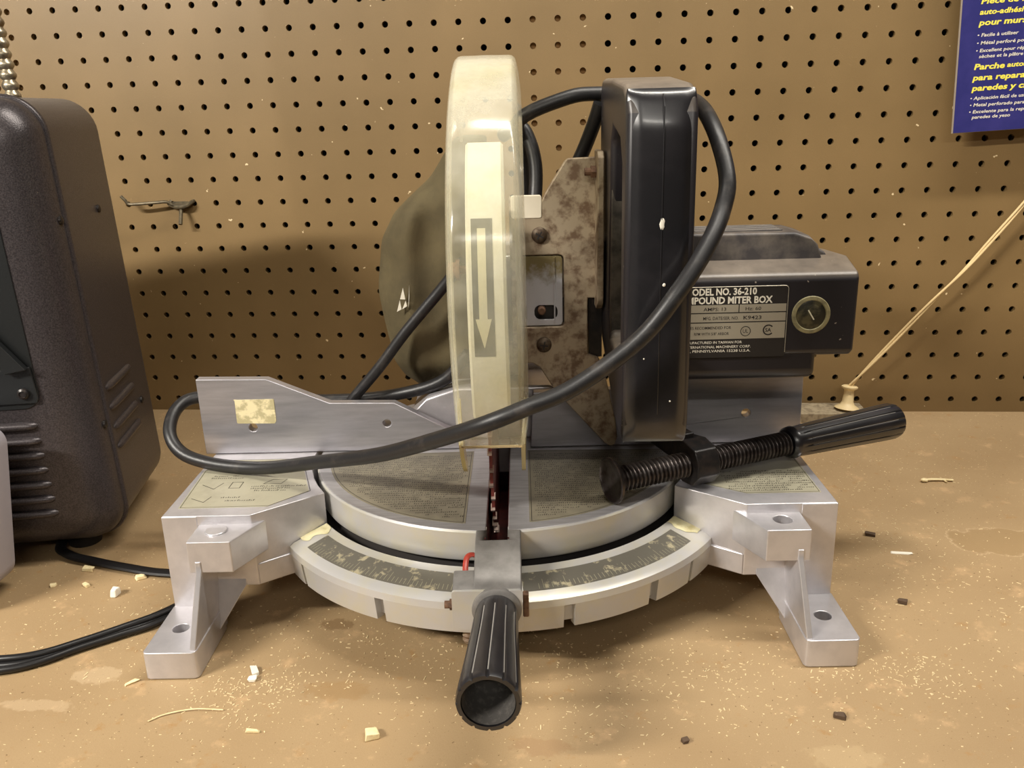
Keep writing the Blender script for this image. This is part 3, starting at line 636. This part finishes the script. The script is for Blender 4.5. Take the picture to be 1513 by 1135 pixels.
mb = MB(); m4 = Matrix.Translation((8.2, YF-.014, 7.95)) @ Matrix.Rotation(math.radians(-32), 4, 'Y'); mb.box(-.016, .016, -.006, .0, -.15, .15, m4); obj('screwdriver_slot', mb, 'labelcream', cap)

# --- dust bag
zz = [4.72, 4.85, 5.1, 5.7, 6.62, 7.96, 9.47, 10.3, 11.27, 12.2, 12.6]; xl = [-2.3, -2.75, -3.14, -3.43, -3.59, -3.70, -3.55, -3.13, -1.95, -1.35, -1.0]
rows = []
for i in range(len(zz)-1):
    for q in range(4):
        t = q/4; z = zz[i]+(zz[i+1]-zz[i])*t; x0 = xl[i]+(xl[i+1]-xl[i])*t; x1 = -.2; hy = 1.5*min(1, .35+(z-4.7)*.6)*min(1, .3+(12.7-z)*.35); row = []
        for k in range(40):
            a = 2*PI*k/40; cx = (x0+x1)/2; rx = (x1-x0)/2; ca, sa = math.cos(a), math.sin(a)
            x = cx+rx*math.copysign(abs(ca)**.8, ca); y = 2.6+hy*math.copysign(abs(sa)**.9, sa)
            # a soft vertical fold about a third of the way in
            f = math.exp(-((x-(-2.55+.12*math.sin(z*1.3)))/.30)**2); nz = noise.noise(Vector((x*.9, y*.9, z*.7)))
            if sa < 0: y -= .0; y += .30*math.exp(-((x+2.0)/.45)**2)*min(1, max(0, (z-5)/3))-.22*f
            row.append((x+.08*nz, y+.16*nz, z))
        rows.append(row)
mb = MB(); mb.grid(rows, close_v=True, caps=True)
bag = obj('dust_bag', mb, 'canvas', saw, angle=70); sd = bag.modifiers.new('s', 'SUBSURF'); sd.levels = 1; sd.render_levels = 1
# white emblem: upward triangle with an open triangle in it, and the start of a slanting letter
def tri(mb, P, y): mb.add([(x, y, z) for x, z in P], [tuple(range(len(P)))])
mb = MB()
emb = [[(-2.79, 8.22), (-2.895, 7.88), (-2.74, 7.87)], [(-2.905, 7.85), (-3.01, 7.5), (-2.87, 7.57)], [(-2.73, 7.83), (-2.85, 7.57), (-2.70, 7.66)]]
for P in emb: mb.prism(P, -.01, .012, 'y')
mb.prism([(-2.60, 8.30), (-2.625, 8.0), (-2.655, 7.70), (-2.655, 7.62), (-2.615, 7.95)], -.01, .012, 'y')
em = obj('emblem', mb, 'white', bag); em.location = (0, .93*S, 0); EM = em

# --- power cord and smaller leads
def cord(name, P, rr, mat, parent, n=12, k=6): return obj(name, MB().tube(smooth_path(P, k), rr, n), mat, parent, angle=60)
PC = [(.95, 1.2, 10.6), (.85, .5, 12.2), (.8, -.3, 12.95), (2.08, -.3, 13.47), (2.9, -.05, 13.55), (3.8, 0.15, 13.5), (4.6, -.6, 13.35), (4.98, -2.6, 13.3), (5.13, -4.2, 12.75), (5.27, -5.2, 11.74), (5.12, -5.6, 11.06), (4.69, -6.2, 10.36), (4.04, -6.75, 9.55), (3.19, -6.9, 8.53), (1.83, -7.0, 7.56), (.81, -7.0, 7.12), (-.15, -6.9, 6.71), (-1.38, -6.0, 6.01), (-2.9, -4.6, 5.13), (-4.83, -3.0, 4.31), (-6.69, -1.85, 3.70), (-8.26, -1.3, 3.62), (-9.3, -.95, 3.84), (-9.78, -.5, 4.33), (-9.78, .3, 4.82), (-9.18, .8, 5.0), (-7.19, 1.0, 4.8), (-5.07, 1.1, 4.7), (-3.39, 1.3, 4.75), (-1.8, 1.0, 5.25), (-.9, .8, 6.2)]
pc = cord('power_cord', PC, .19, 'rubber', saw)
cord('power_lead', [(-.9, .2, 9.1), (-1.6, .45, 8.25), (-2.75, .6, 6.95), (-3.62, .7, 5.85), (-4.5, .85, 4.85), (-4.9, .95, 4.3)], .17, 'rubber', saw)
cord('motor_lead', [(.3, .9, 12.5), (.79, .35, 12.75), (1.06, .2, 12.34), (1.2, 0, 11.7), (1.18, -.2, 10.99), (1.1, -.4, 10.5)], .19, 'rubber', saw)
cord('strain_strap', [(2.95, -.3, 13.3), (2.8, -.1, 12.8), (2.51, .1, 12.05), (2.1, .3, 11.2), (1.7, .5, 10.4)], .2, 'cable', saw)

# ------------------------------------------------------------------ hold-down clamp lying on the table (saw frame coordinates, own thing)
cl = empty('hold_down_clamp', Matrix.Rotation(ang, 3, 'Z') @ Vector((-3.65+2.95, -12.95-4.05, 0)), ang)
cl.location.z = 3.45*S
tag(cl, 'black threaded clamp screw with fluted grip lying across the saw table', 'clamp')
ax = Vector((.912, .410, 0)).normalized(); side = Vector((-ax.y, ax.x, 0))
mb = MB(); rows = []; n = 20; L0, L1, pitch, sub = .25, 5.75, .125, 4
nst = int((L1-L0)/pitch*10)
u = side; w = Vector((0, 0, 1)); O = Vector((0, 0, .62))
for i in range(nst+1):
    h = L0+(L1-L0)*i/nst
    rows.append([tuple(O+ax*h+(u*math.cos(2*PI*k/n)+w*math.sin(2*PI*k/n))*(.30+.045*math.cos(2*PI*(h/pitch-k/n)))) for k in range(n)])
mb.grid(rows, close_v=True, caps=True); obj('threaded_rod', mb, 'thread', cl, angle=80)
mb = MB(); mb.lathe([(-.02, .08), (.0, .5), (-.06, .57), (-.04, .61), (.02, .61), (.14, .45), (.26, .3), (.34, .26)], O, ax, 48); obj('pressure_foot', mb, 'thread', cl, angle=50)
Bk = O+ax*2.62
m4 = Matrix((ax, side, Vector((0, 0, 1)))).transposed().to_4x4(); m4.translation = Bk
mb = MB(); mb.prism([(-.56, -.20), (-.30, -.52), (.22, -.55), (.5, -.35), (.75, .1), (.75, .52), (.15, .62), (-.35, .5), (-.56, .15)], -.36, .36, 'x', M4=m4)
mb.box(-.25, .1, .3, .8, .5, .74, m4)
bk = obj('threaded_block', mb, 'iron', cl, bevel=.05)
mb = MB(); mb.prism([(.6, -.12), (2.35, .0), (2.4, .1), (2.4, .5), (2.2, .58), (.6, .52)], -.30, .2, 'x', M4=m4); obj('clamp_bar', mb, 'iron', cl, bevel=.07)
gp2 = [(0, .38, 0), (.06, .44, 0), (.2, .46, 0), (.22, .43, 0), (.34, .43, .4), (.6, .45, 1), (2.0, .49, 1), (3.4, .535, 1), (3.85, .54, .9), (3.98, .51, .4), (4.06, .40, 0), (4.08, .2, 0)]
g2 = obj('grip', grip(O+ax*5.62, ax, gp2, [], 14, .03, 98), 'blackp', cl, angle=40)
mb = MB()
for k in range(14):
    a = 2*PI*k/14; uu = ax.cross(Vector((0, 0, 1))).normalized(); ww = ax.cross(uu); P = []
    for h, rr in ((.6, .45), (2.0, .49), (3.4, .535), (3.7, .538)): P.append(tuple(O+ax*(5.62+h)+(uu*math.cos(a)+ww*math.sin(a))*(rr-.026)))
    mb.tube(P, .009, 5)
obj('groove_wear', mb, bpy.data.materials['grey_wear'], g2)

# ------------------------------------------------------------------ charcoal louvered housing on the left
ca = math.radians(12); cs = empty('tool_cabinet', (-15.86, -8.45, 0), ca); cs.name = 'louvered_housing'
tag(cs, 'tall charcoal enamel metal housing with louvers at the left by the wall', 'metal housing')
def rsec(inset, y, x0=-14.5, x1=0, z0=.42, z1=13.92, rr=1.05):  # unseen left side made wider for its shadow on the pegboard
    rr = max(.12, rr-inset*.6); return [(x, y, z) for x, z in rrect(x0+inset, x1-inset, z0+inset, z1-inset, rr, 10)]
mb = MB(); rows = [rsec(.5, .18), rsec(.14, .12), rsec(.03, 0), rsec(0, -.15), rsec(0, -4.62)]
mb.grid(rows, close_v=True, caps=True); rear = obj('rear_shell', mb, 'enamel', cs, angle=50)
mb = MB(); rows = [rsec(.02, -4.60), rsec(-.06, -4.61), rsec(-.09, -4.68), rsec(-.06, -4.76), rsec(-.01, -4.80)]
for i in range(9):
    a = PI/2*i/8; rows.append(rsec(1.15*(1-math.cos(a)), -4.8-1.15*math.sin(a)))
mb.grid(rows, close_v=True, caps=True); front = obj('front_shell', mb, 'enamel', cs, angle=50)
F = -5.95
for k in range(7):
    z = 4.62-k*.475; xr = -1.55; mb = MB()
    rows = []
    for i in range(9):
        a = PI*i/8; rows.append([(x, F-.17*math.sin(a)*e, z+.13*math.cos(a)*(.4+.6*e)) for x, e in ((-12.4, .0), (-12.3, .6), (-12.1, 1), (-4.5, 1), (xr-.3, 1), (xr-.1, .75), (xr, .0))])
    mb.grid(rows); obj('louver', mb, 'enamel', front, angle=60)
for k in range(4):
    z = 5.15-k*.66; mb = MB(); rows = []
    for i in range(7):
        a = PI*i/6; rows.append([(.0+.13*math.sin(a)*e, y, z+.13*math.cos(a)*(.4+.6*e)) for y, e in ((-4.3, 0), (-4.2, .6), (-4.0, 1), (-2.0, 1), (-1.8, .6), (-1.7, 0))])
    mb.grid(rows); obj('louver', mb, 'enamel', rear, angle=60)
for y, z in ((-1.61, 10.47), (-1.15, 3.74)):
    mb = MB(); mb.lathe([(0, .13), (.05, .12), (.08, .05)], (0, y, z), (1, 0, 0), 16); obj('screw', mb, 'iron', rear)
for y, z in ((-4.98, 10.49), (-4.98, 4.2)):
    mb = MB(); mb.lathe([(0, .13), (.06, .12), (.09, .05)], (-.03, y, z), (1, 0, 0), 16); obj('screw', mb, 'iron', front)
mb = MB(); mb.prism(rrect(-13.1, -1.3, 5.15, 13.0, .5, 6), F-.03, F+.02, 'y'); pn = obj('door_panel', mb, 'panel', front, bevel=.02)
mb = MB(); mb.prism([(-2.6, 5.35), (-1.36, 5.35), (-1.3, 5.5), (-1.36, 6.45), (-2.6, 6.35)], F-.10, F-.02, 'y'); mb.prism([(-1.40, 6.4), (-2.9, 8.6), (-3.4, 8.6), (-2.0, 6.3)], F-.3, F-.06, 'y'); hb = obj('latch_bracket', mb, 'panel', front, bevel=.03)
mb = MB(); mb.lathe([(0, .17), (.08, .16), (.12, .1), (.09, .09)], (-1.68, F-.10, 5.66), (0, -1, 0), 20); obj('bolt', mb, 'iron', hb)
for x, y in ((-1.6, -4.4), (-13, -4.4), (-1.6, -1), (-13, -1)):
    obj('rubber_foot', MB().lathe([(0, .5), (.5, .6)], (x, y, 0), (0, 0, 1), 20), 'cable', cs)

for o in cs.children_recursive:   # the sheet-metal shell leans slightly away from the saw
    if o.type == 'MESH' and o.name.split('.')[0] != 'rubber_foot':
        for v_ in o.data.vertices: v_.co.x -= .036*v_.co.z

# flexible conduit rising from the top of the housing
mb = MB(); prof = []; h = 0
while h < 11:
    for q in range(6): prof.append((h+.30*q/6, .17+.075*math.sin(PI*q/5.5 if q < 6 else 0)))
    h += .30
mb.lathe(prof, (0, 0, 0), (-.055, 0, 1), 20); cd = obj('flexible_conduit', mb, 'conduit', angle=60)
place(cd, (-17.5, -11.0, 13.85)); tag(cd, 'ribbed silver flexible conduit rising above the charcoal housing', 'conduit')
# small grey box, bottom left corner
gb = empty('grey_enclosure', (-19.62, -16.95, 0), math.radians(3)); tag(gb, 'light grey metal box cut off at the left edge in front of the charcoal housing', 'box')
mb = MB(); rows = []
def gsec(i_, y): return [(x+.14*z, y, z) for x, z in rrect(-3+i_, 2.62-i_, .3+i_, 5.1-i_, max(.1, .55-i_), 8)]
rows = [gsec(.2, 1.0), gsec(0, .85), gsec(0, -.75), gsec(.1, -.95), gsec(.25, -1.05)]
mb.grid(rows, close_v=True, caps=True); obj('shell', mb, 'greybox', gb, angle=40)
for x in (-2.6, 2.0):
    for y in (-.6, .6): obj('foot', MB().lathe([(0, .18), (.45, .2)], (x, y, 0), (0, 0, 1), 16), 'cable', gb)

# cables on the bench
mb = MB(); P = smooth_path([(-17.3, -11.5, .35), (-17.0, -13.6, .2), (-16.38, -14.3, .16), (-15.3, -14.65, .13), (-14.27, -14.95, .13), (-12.9, -15.25, .13), (-11.5, -15.2, .13), (-10.3, -14.4, .13)], 6)
mb.tube(P, .17, 10, flat=.55, up=(0, 0, 1)); o = obj('power_cable', mb, 'cable'); tag(o, 'flat black cable coming out from under the charcoal housing, behind the saw leg', 'cable')
o = empty('flat_cable', (0, 0, 0)); tag(o, 'grooved black multi-strand cable crossing the bench below the left saw foot edge', 'cable')
base_pts = [(-16.5, -20.1, .13), (-14.84, -20.0, .13), (-13.96, -19.67, .13), (-13.23, -19.04, .13), (-12.46, -18.4, .13), (-11.6, -17.6, .13), (-10.4, -15.6, .13), (-9.6, -14.4, .13)]
for k, (dx, dy, dz) in enumerate(((0, 0, 0), (.02, .19, 0), (-.03, -.19, -.0), (.0, .09, .13))):
    fan = [1.25, 1.15, .9, .7, .8, 1, 1, 1]
    obj('strand', MB().tube(smooth_path([(x+dx*f, y+dy*f, z+dz*min(1, f)) for (x, y, z), f in zip(base_pts, fan)], 6), .10, 8), 'cable', o, angle=60)

# ------------------------------------------------------------------ things on the pegboard
# peg hook
hk = empty('peg_hook', (-17.3, 0, 9.6)); tag(hk, 'weathered wire peg hook left of the saw on the pegboard', 'hook')
mb = MB(); mb.tube(smooth_path([(-2.88, -.62, .40), (-2.72, -.62, .22), (-2.6, -.60, .06), (-2.2, -.58, .05), (-1.4, -.5, .09), (-.95, -.42, .10), (-.7, -.35, -.05), (-.25, -.22, -.08), (.02, -.12, .06), (.09, .1, .1)], 5), .07, 8); obj('wire_arm', mb, 'hook', hk)
mb = MB(); mb.tube(smooth_path([(.09, .1, .1), (.02, -.2, .02), (-.2, -.34, -.12), (-.6, -.34, -.14), (-.95, -.25, .0), (-.9, -.1, .1)], 5), .08, 8); mb.prism(rrect(-.9, -.1, -.22, .08, .1, 3), -.14, -.04, 'y'); obj('wire_loop', mb, 'hook', hk)
mb = MB(); mb.tube([(-.40, -.14, -.1), (-.40, -.35, -.3), (-.38, -.62, -.85)], .085, 8); obj('stub', mb, 'hook', hk)
# blue card
cdm = empty('packaging_card', (14.1, -.95, 11.82)); cdm.rotation_euler = (0, math.radians(-2.6), 0)
tag(cdm, 'dark blue wall-patch packaging card with yellow and white lettering at the upper right', 'packaging')
obj('card_back', MB().box(0, 8.2, 0, .05, 0, 8.6), 'cardedge', cdm); obj('card_face', MB().box(.055, 8.2, -.012, 0, .01, 8.6), 'cardblue', cdm)
TC = frame((0, -.018, 0), (1, 0, 0), (0, 0, 1))
def fitp(full, pre, x, y, size, width, bold):
    def meas(t):
        cu = bpy.data.curves.new('t', 'FONT'); cu.body = t; cu.size = size; cu.shear = .22; ob = bpy.data.objects.new('t', cu); me = bpy.data.meshes.new_from_object(ob)
        a = max(v.co.x for v in me.vertices)-min(v.co.x for v in me.vertices); bpy.data.objects.remove(ob); bpy.data.curves.remove(cu); bpy.data.meshes.remove(me); return a
    return (full, x, y, size, width/meas(pre), .16, bold)
Y_ = [fitp('Pièce de réparation', 'Pièce de r', .70, 4.62, .27, 1.62, .008), fitp('auto-adhésive', 'auto-adhésiv', .69, 4.25, .26, 1.72, .008), fitp('pour murs et plafonds', 'pour murs', .69, 3.87, .29, 1.72, .010), fitp('Parche', 'Parche', .63, 2.30, .29, 1.1, .010), fitp('autoadhesivo', 'autoa', 1.84, 2.32, .24, .72, .008), fitp('para reparar', 'para repara', .62, 1.91, .29, 1.9, .010), fitp('paredes y cielos', 'paredes y ci', .62, 1.53, .29, 1.99, .010)]
W_ = [fitp('• Facile à utiliser', '• Facile à utiliser', .66, 3.47, .17, 1.47, .003), fitp('• Métal perforé pour', '• Métal perforé pou', .66, 3.19, .17, 1.80, .003), fitp('• Excellent pour réparer', '• Excellent pour répa', .65, 2.92, .17, 1.86, .003), fitp('sèches et la plâtre', 'sèches et la plâtre', .78, 2.71, .17, 1.6, .003), fitp('• Aplicación fácil de usar', '• Aplicación fácil de usa', .58, 1.20, .17, 2.03, .003), fitp('• Metal perforado para', '• Metal perforado para', .58, .95, .17, 2.0, .003), fitp('• Excelente para la reparación', '• Excelente para la repa', .57, .70, .17, 2.1, .003), fitp('paredes de yeso', 'paredes de yeso', .70, .50, .17, 1.42, .003)]
obj('yellow_lettering', text_mb(Y_, TC), 'yellowp', cdm, smooth=False, merge=False)
obj('white_lettering', text_mb(W_, TC), 'white', cdm, smooth=False, merge=False)
hk2 = obj('hanging_hook', MB().tube(smooth_path([(0, .2, 0), (0, -.3, 0), (0, -1.2, -.05), (0, -1.6, .1)], 4), .07, 8), 'hook'); place(hk2, (XO+40, 0, ZO+2)); tag(hk2, 'wire hook holding up the blue packaging card', 'hook')
# cream socket and its cord
sk = empty('cream_socket', (11.13, -.85, .42)); tag(sk, 'small cream flared plug with thin cord standing at the foot of the pegboard', 'plug')
sk.rotation_euler = (math.radians(-6), math.radians(5), 0)
mb = MB(); mb.lathe([(0, .46), (.04, .52), (.10, .46), (.2, .30), (.32, .24), (.82, .20), (.86, .24), (.92, .33), (.98, .34), (1.02, .28), (1.03, .12)], (0, 0, 0), (0, 0, 1), 32); obj('flared_body', mb, 'creamplug', sk)
mb = MB(); P = smooth_path([(11.17, -.80, 1.38), (11.45, -.8, 1.75), (12.1, -.8, 2.55), (13.2, -.8, 3.9), (14.22, -.8, 5.15), (15.3, -.8, 6.4), (16.2, -.8, 7.6), (17.23, -.8, 9.02), (18.2, -.8, 10.6), (19.5, -.8, 14)], 8)
P1 = []; P2 = []
for i, p in enumerate(P):
    a = i*.12; P1.append((p[0]+.045*math.cos(a), p[1]+.045*math.sin(a), p[2]-.03*math.cos(a))); P2.append((p[0]-.045*math.cos(a), p[1]-.045*math.sin(a), p[2]+.03*math.cos(a)))
mb.tube(P1, .05, 8); mb.tube(P2, .05, 8); o = obj('cord', mb, 'creamcord'); bpy.context.view_layer.update(); mw = sk.matrix_world.inverted(); o.parent = sk; o.matrix_parent_inverse = mw
o = obj('wood_strip', MB().box(7.2, 11.9, -1.5, -.02, 0, .40), 'strip', bevel=.02); tag(o, 'weathered grey wood strip at the foot of the pegboard under the cream plug', 'strip')

# ------------------------------------------------------------------ crumbs on the bench
def chip(name, x, y, sx, sy, sz, rz, mat, label, cat, group=None, jit=.18):
    mb = MB(); vs = []
    m4 = Matrix.Rotation(rz, 4, 'Z')
    mb.box(-sx/2, sx/2, -sy/2, sy/2, 0, sz, m4)
    mb.v = [(a+random.uniform(-jit, jit)*sx, b+random.uniform(-jit, jit)*sy, max(0, c*(1+random.uniform(-.3, .3)))) for a, b, c in mb.v]
    o = obj(name, mb, mat, bevel=min(sx, sy, sz)*.2, angle=30); place(o, (x, y, 0)); return tag(o, label, cat, group or {'wood_chip': 'pale chips scattered on the bench', 'dark_crumb': 'dark crumbs scattered on the bench'}.get(name))
chip('wood_chip', -4.8, -21.95, .30, .28, .16, .3, 'chip', 'square pale wood chip at the front left of the black miter handle', 'wood chip')
chip('wood_chip', -13.46, -15.4, .30, .2, .14, .5, 'chip', 'round tan chip close to the left saw leg by the flat cable', 'wood chip')
chip('wood_chip', -13.75, -16.4, .24, .24, .22, .1, 'whitechip', 'white lumpy chip between the two black cables', 'wood chip')
chip('wood_chip', -15.35, -15.0, .34, .14, .12, -.1, 'chip', 'pale oblong chip just in front of the charcoal housing', 'wood chip')
chip('wood_chip', -8.3, -19.8, .16, .36, .08, .5, 'whitechip', 'white splinter right of the left front saw foot', 'wood chip')
chip('wood_chip', -8.24, -20.12, .2, .2, .12, .2, 'whitechip', 'white crumb touching the splinter right of the left front foot', 'wood chip')
chip('paint_flake', 9.5, -13.06, .52, .12, .03, -.08, 'whitechip', 'flat white paint flake right of the saw', 'paint flake')
chip('wood_chip', -7.55, -21.95, .26, .1, .06, 0, 'chip', 'small pale chip below the long curved fibre', 'wood chip')
chip('wood_chip', -11.2, -20.35, .3, .1, .05, .9, 'chip', 'thin pale splinter in front of the left saw foot', 'wood chip')
chip('wood_chip', -15.9, -15.95, .16, .12, .08, .4, 'chip', 'tiny pale crumb by the light grey box', 'wood chip')
chip('wood_chip', -14.9, -15.9, .2, .13, .08, -.5, 'chip', 'small tan crumb in the middle of the bare bench between the cables', 'wood chip')
chip('wood_chip', 8.2, -8.15, .3, .14, .08, 0, 'chip', 'pale chip on the bench behind the right end of the saw base', 'wood chip')
chip('dark_crumb', 5.62, -20.8, .26, .16, .1, -.3, 'darkchip', 'dark oblong crumb in front of the right saw foot', 'crumb')
chip('dark_crumb', 2.1, -21.8, .14, .12, .08, .3, 'darkchip', 'small round dark crumb at the front edge, right of the miter handle', 'crumb')
chip('dark_crumb', 8.9, -11.9, .3, .16, .1, -.3, 'darkchip', 'dark crumb on the bench behind the white paint flake', 'crumb')
chip('dark_crumb', 8.6, -15.9, .24, .16, .1, -.3, 'darkchip', 'dark crumb on the bench right of the right saw foot', 'crumb')
mb = MB(); mb.tube(smooth_path([(-.48, -.02, .09), (-.2, .04, .08), (.15, .05, .07), (.52, .03, .06)], 4), [.055]*13, 6, flat=.6); mb.ball((-.5, -.04, .08), .14, .1, .07, 8, 5, .2); mb.tube([(.2, .02, .05), (.25, -.12, .04)], .03, 5)
o = obj('wood_sliver', mb, 'chip'); place(o, (12.55, -7.63, 0)); tag(o, 'long pale wood sliver on the bench right of the clamp grip', 'wood sliver')
mb = MB(); mb.tube(smooth_path([(-10.1, -21.75, .03), (-9.8, -21.5, .04), (-9.2, -21.3, .05), (-8.5, -21.28, .04)], 8), .016, 5); o = obj('straw_fibre', mb, 'chip'); tag(o, 'long thin curved pale fibre on the bench in front of the left foot', 'fibre')
mb = MB()
spots = [(-8.2, -20.8, 1.6, 1.2, 180), (-7.5, -20.0, 2.2, .8, 90), (0, -20.5, 7, 1.6, 260), (9, -14, 4.5, 6, 420), (9.5, -6, 4, 3.5, 130), (-12, -18, 4.5, 3, 200), (-13, -9, 1.8, 3.5, 60), (-4, -18.5, 7, 1.4, 260), (4, -19, 6, 1.6, 260), (7.5, -19, 1.6, 1.0, 120)]
for cx, cy, rx, ry, nn in spots:
    for _ in range(nn):
        x = cx+random.gauss(0, .5)*rx; y = min(-.3, max(-24, cy+random.gauss(0, .5)*ry)); l = random.uniform(.008, .04); w_ = random.uniform(.006, .014); a = random.uniform(0, PI)
        if random.random() < .12: l *= 1.9
        mb.box(-l, l, -w_, w_, 0, .012, Matrix.Translation((x, y, .001)) @ Matrix.Rotation(a, 4, 'Z'))
o = obj('sawdust', mb, 'dust', smooth=False, merge=False); tag(o, 'fine pale sawdust scattered over the bench top', 'sawdust', kind='stuff')

# ------------------------------------------------------------------ lamps
def tube_lamp(name, x0, x1, y, z, power, wid, col, label, tilt=0):
    e = empty(name, ((x0+x1)/2, y, z)); tag(e, label, 'ceiling light', 'fluorescent lamps above the workbench')
    hx = (x1-x0)/2
    obj('lamp_housing', MB().box(-hx-1, hx+1, -wid/2-1, wid/2+1, .4, 2.4), 'tube', e, bevel=.1)
    for s in (-1, 1): obj('hanger', MB().box(s*hx*.8-.1, s*hx*.8+.1, -.1, .1, 2.4, 66-z), 'tube', e)
    ld = bpy.data.lights.new(name, 'AREA'); ld.shape = 'RECTANGLE'; ld.size = (x1-x0)*S; ld.size_y = wid*S; ld.energy = power; ld.color = col
    lo = bpy.data.objects.new('lamp_tube', ld); C.objects.link(lo); lo.parent = e; lo.rotation_euler = (tilt, 0, 0)
    return e
tube_lamp('ceiling_light', -74, -40, -62, 49, 98, 3, (1, .943, .85), 'hanging fluorescent lamp out of frame, far left in front of the bench', math.radians(52))
tube_lamp('ceiling_light', -12, 24, -78, 44, 7.5, 1.3, (1, .943, .85), 'hanging fluorescent lamp out of frame behind the camera', math.radians(62))
tube_lamp('ceiling_light', -5, 46, -17, 56, 22, 2.5, (1, .943, .85), 'hanging fluorescent lamp out of frame straight above the bench')
w = bpy.data.worlds.new('World'); scn.world = w; w.use_nodes = True
w.node_tree.nodes['Background'].inputs[0].default_value = (.85, .75, .62, 1); w.node_tree.nodes['Background'].inputs[1].default_value = .045

# ------------------------------------------------------------------ camera
import mathutils
wv = Vector((0.3073, -0.0132, -0.0857)); R = Matrix.Rotation(wv.length, 3, wv.normalized())   # world -> camera (x right, y forward, z up)
Rt = R.transposed(); right = Rt @ Vector((1, 0, 0)); fwd = Rt @ Vector((0, 1, 0)); upv = Rt @ Vector((0, 0, 1))
cam = bpy.data.cameras.new('camera'); co = bpy.data.objects.new('camera', cam); C.objects.link(co)
mat = Matrix((right, upv, -fwd)).transposed().to_4x4(); mat.translation = Vector((0, -38.0094*S, CAMZ*S)); co.matrix_world = mat
cam.sensor_width = 36; cam.lens = 1304.69/1513*36; cam.clip_start = .01; cam.clip_end = 50
scn.camera = co
scn.view_settings.view_transform = 'Standard'; scn.view_settings.look = 'None'; scn.view_settings.gamma = 1; scn.view_settings.use_curve_mapping = False
scn.view_settings.exposure = .08
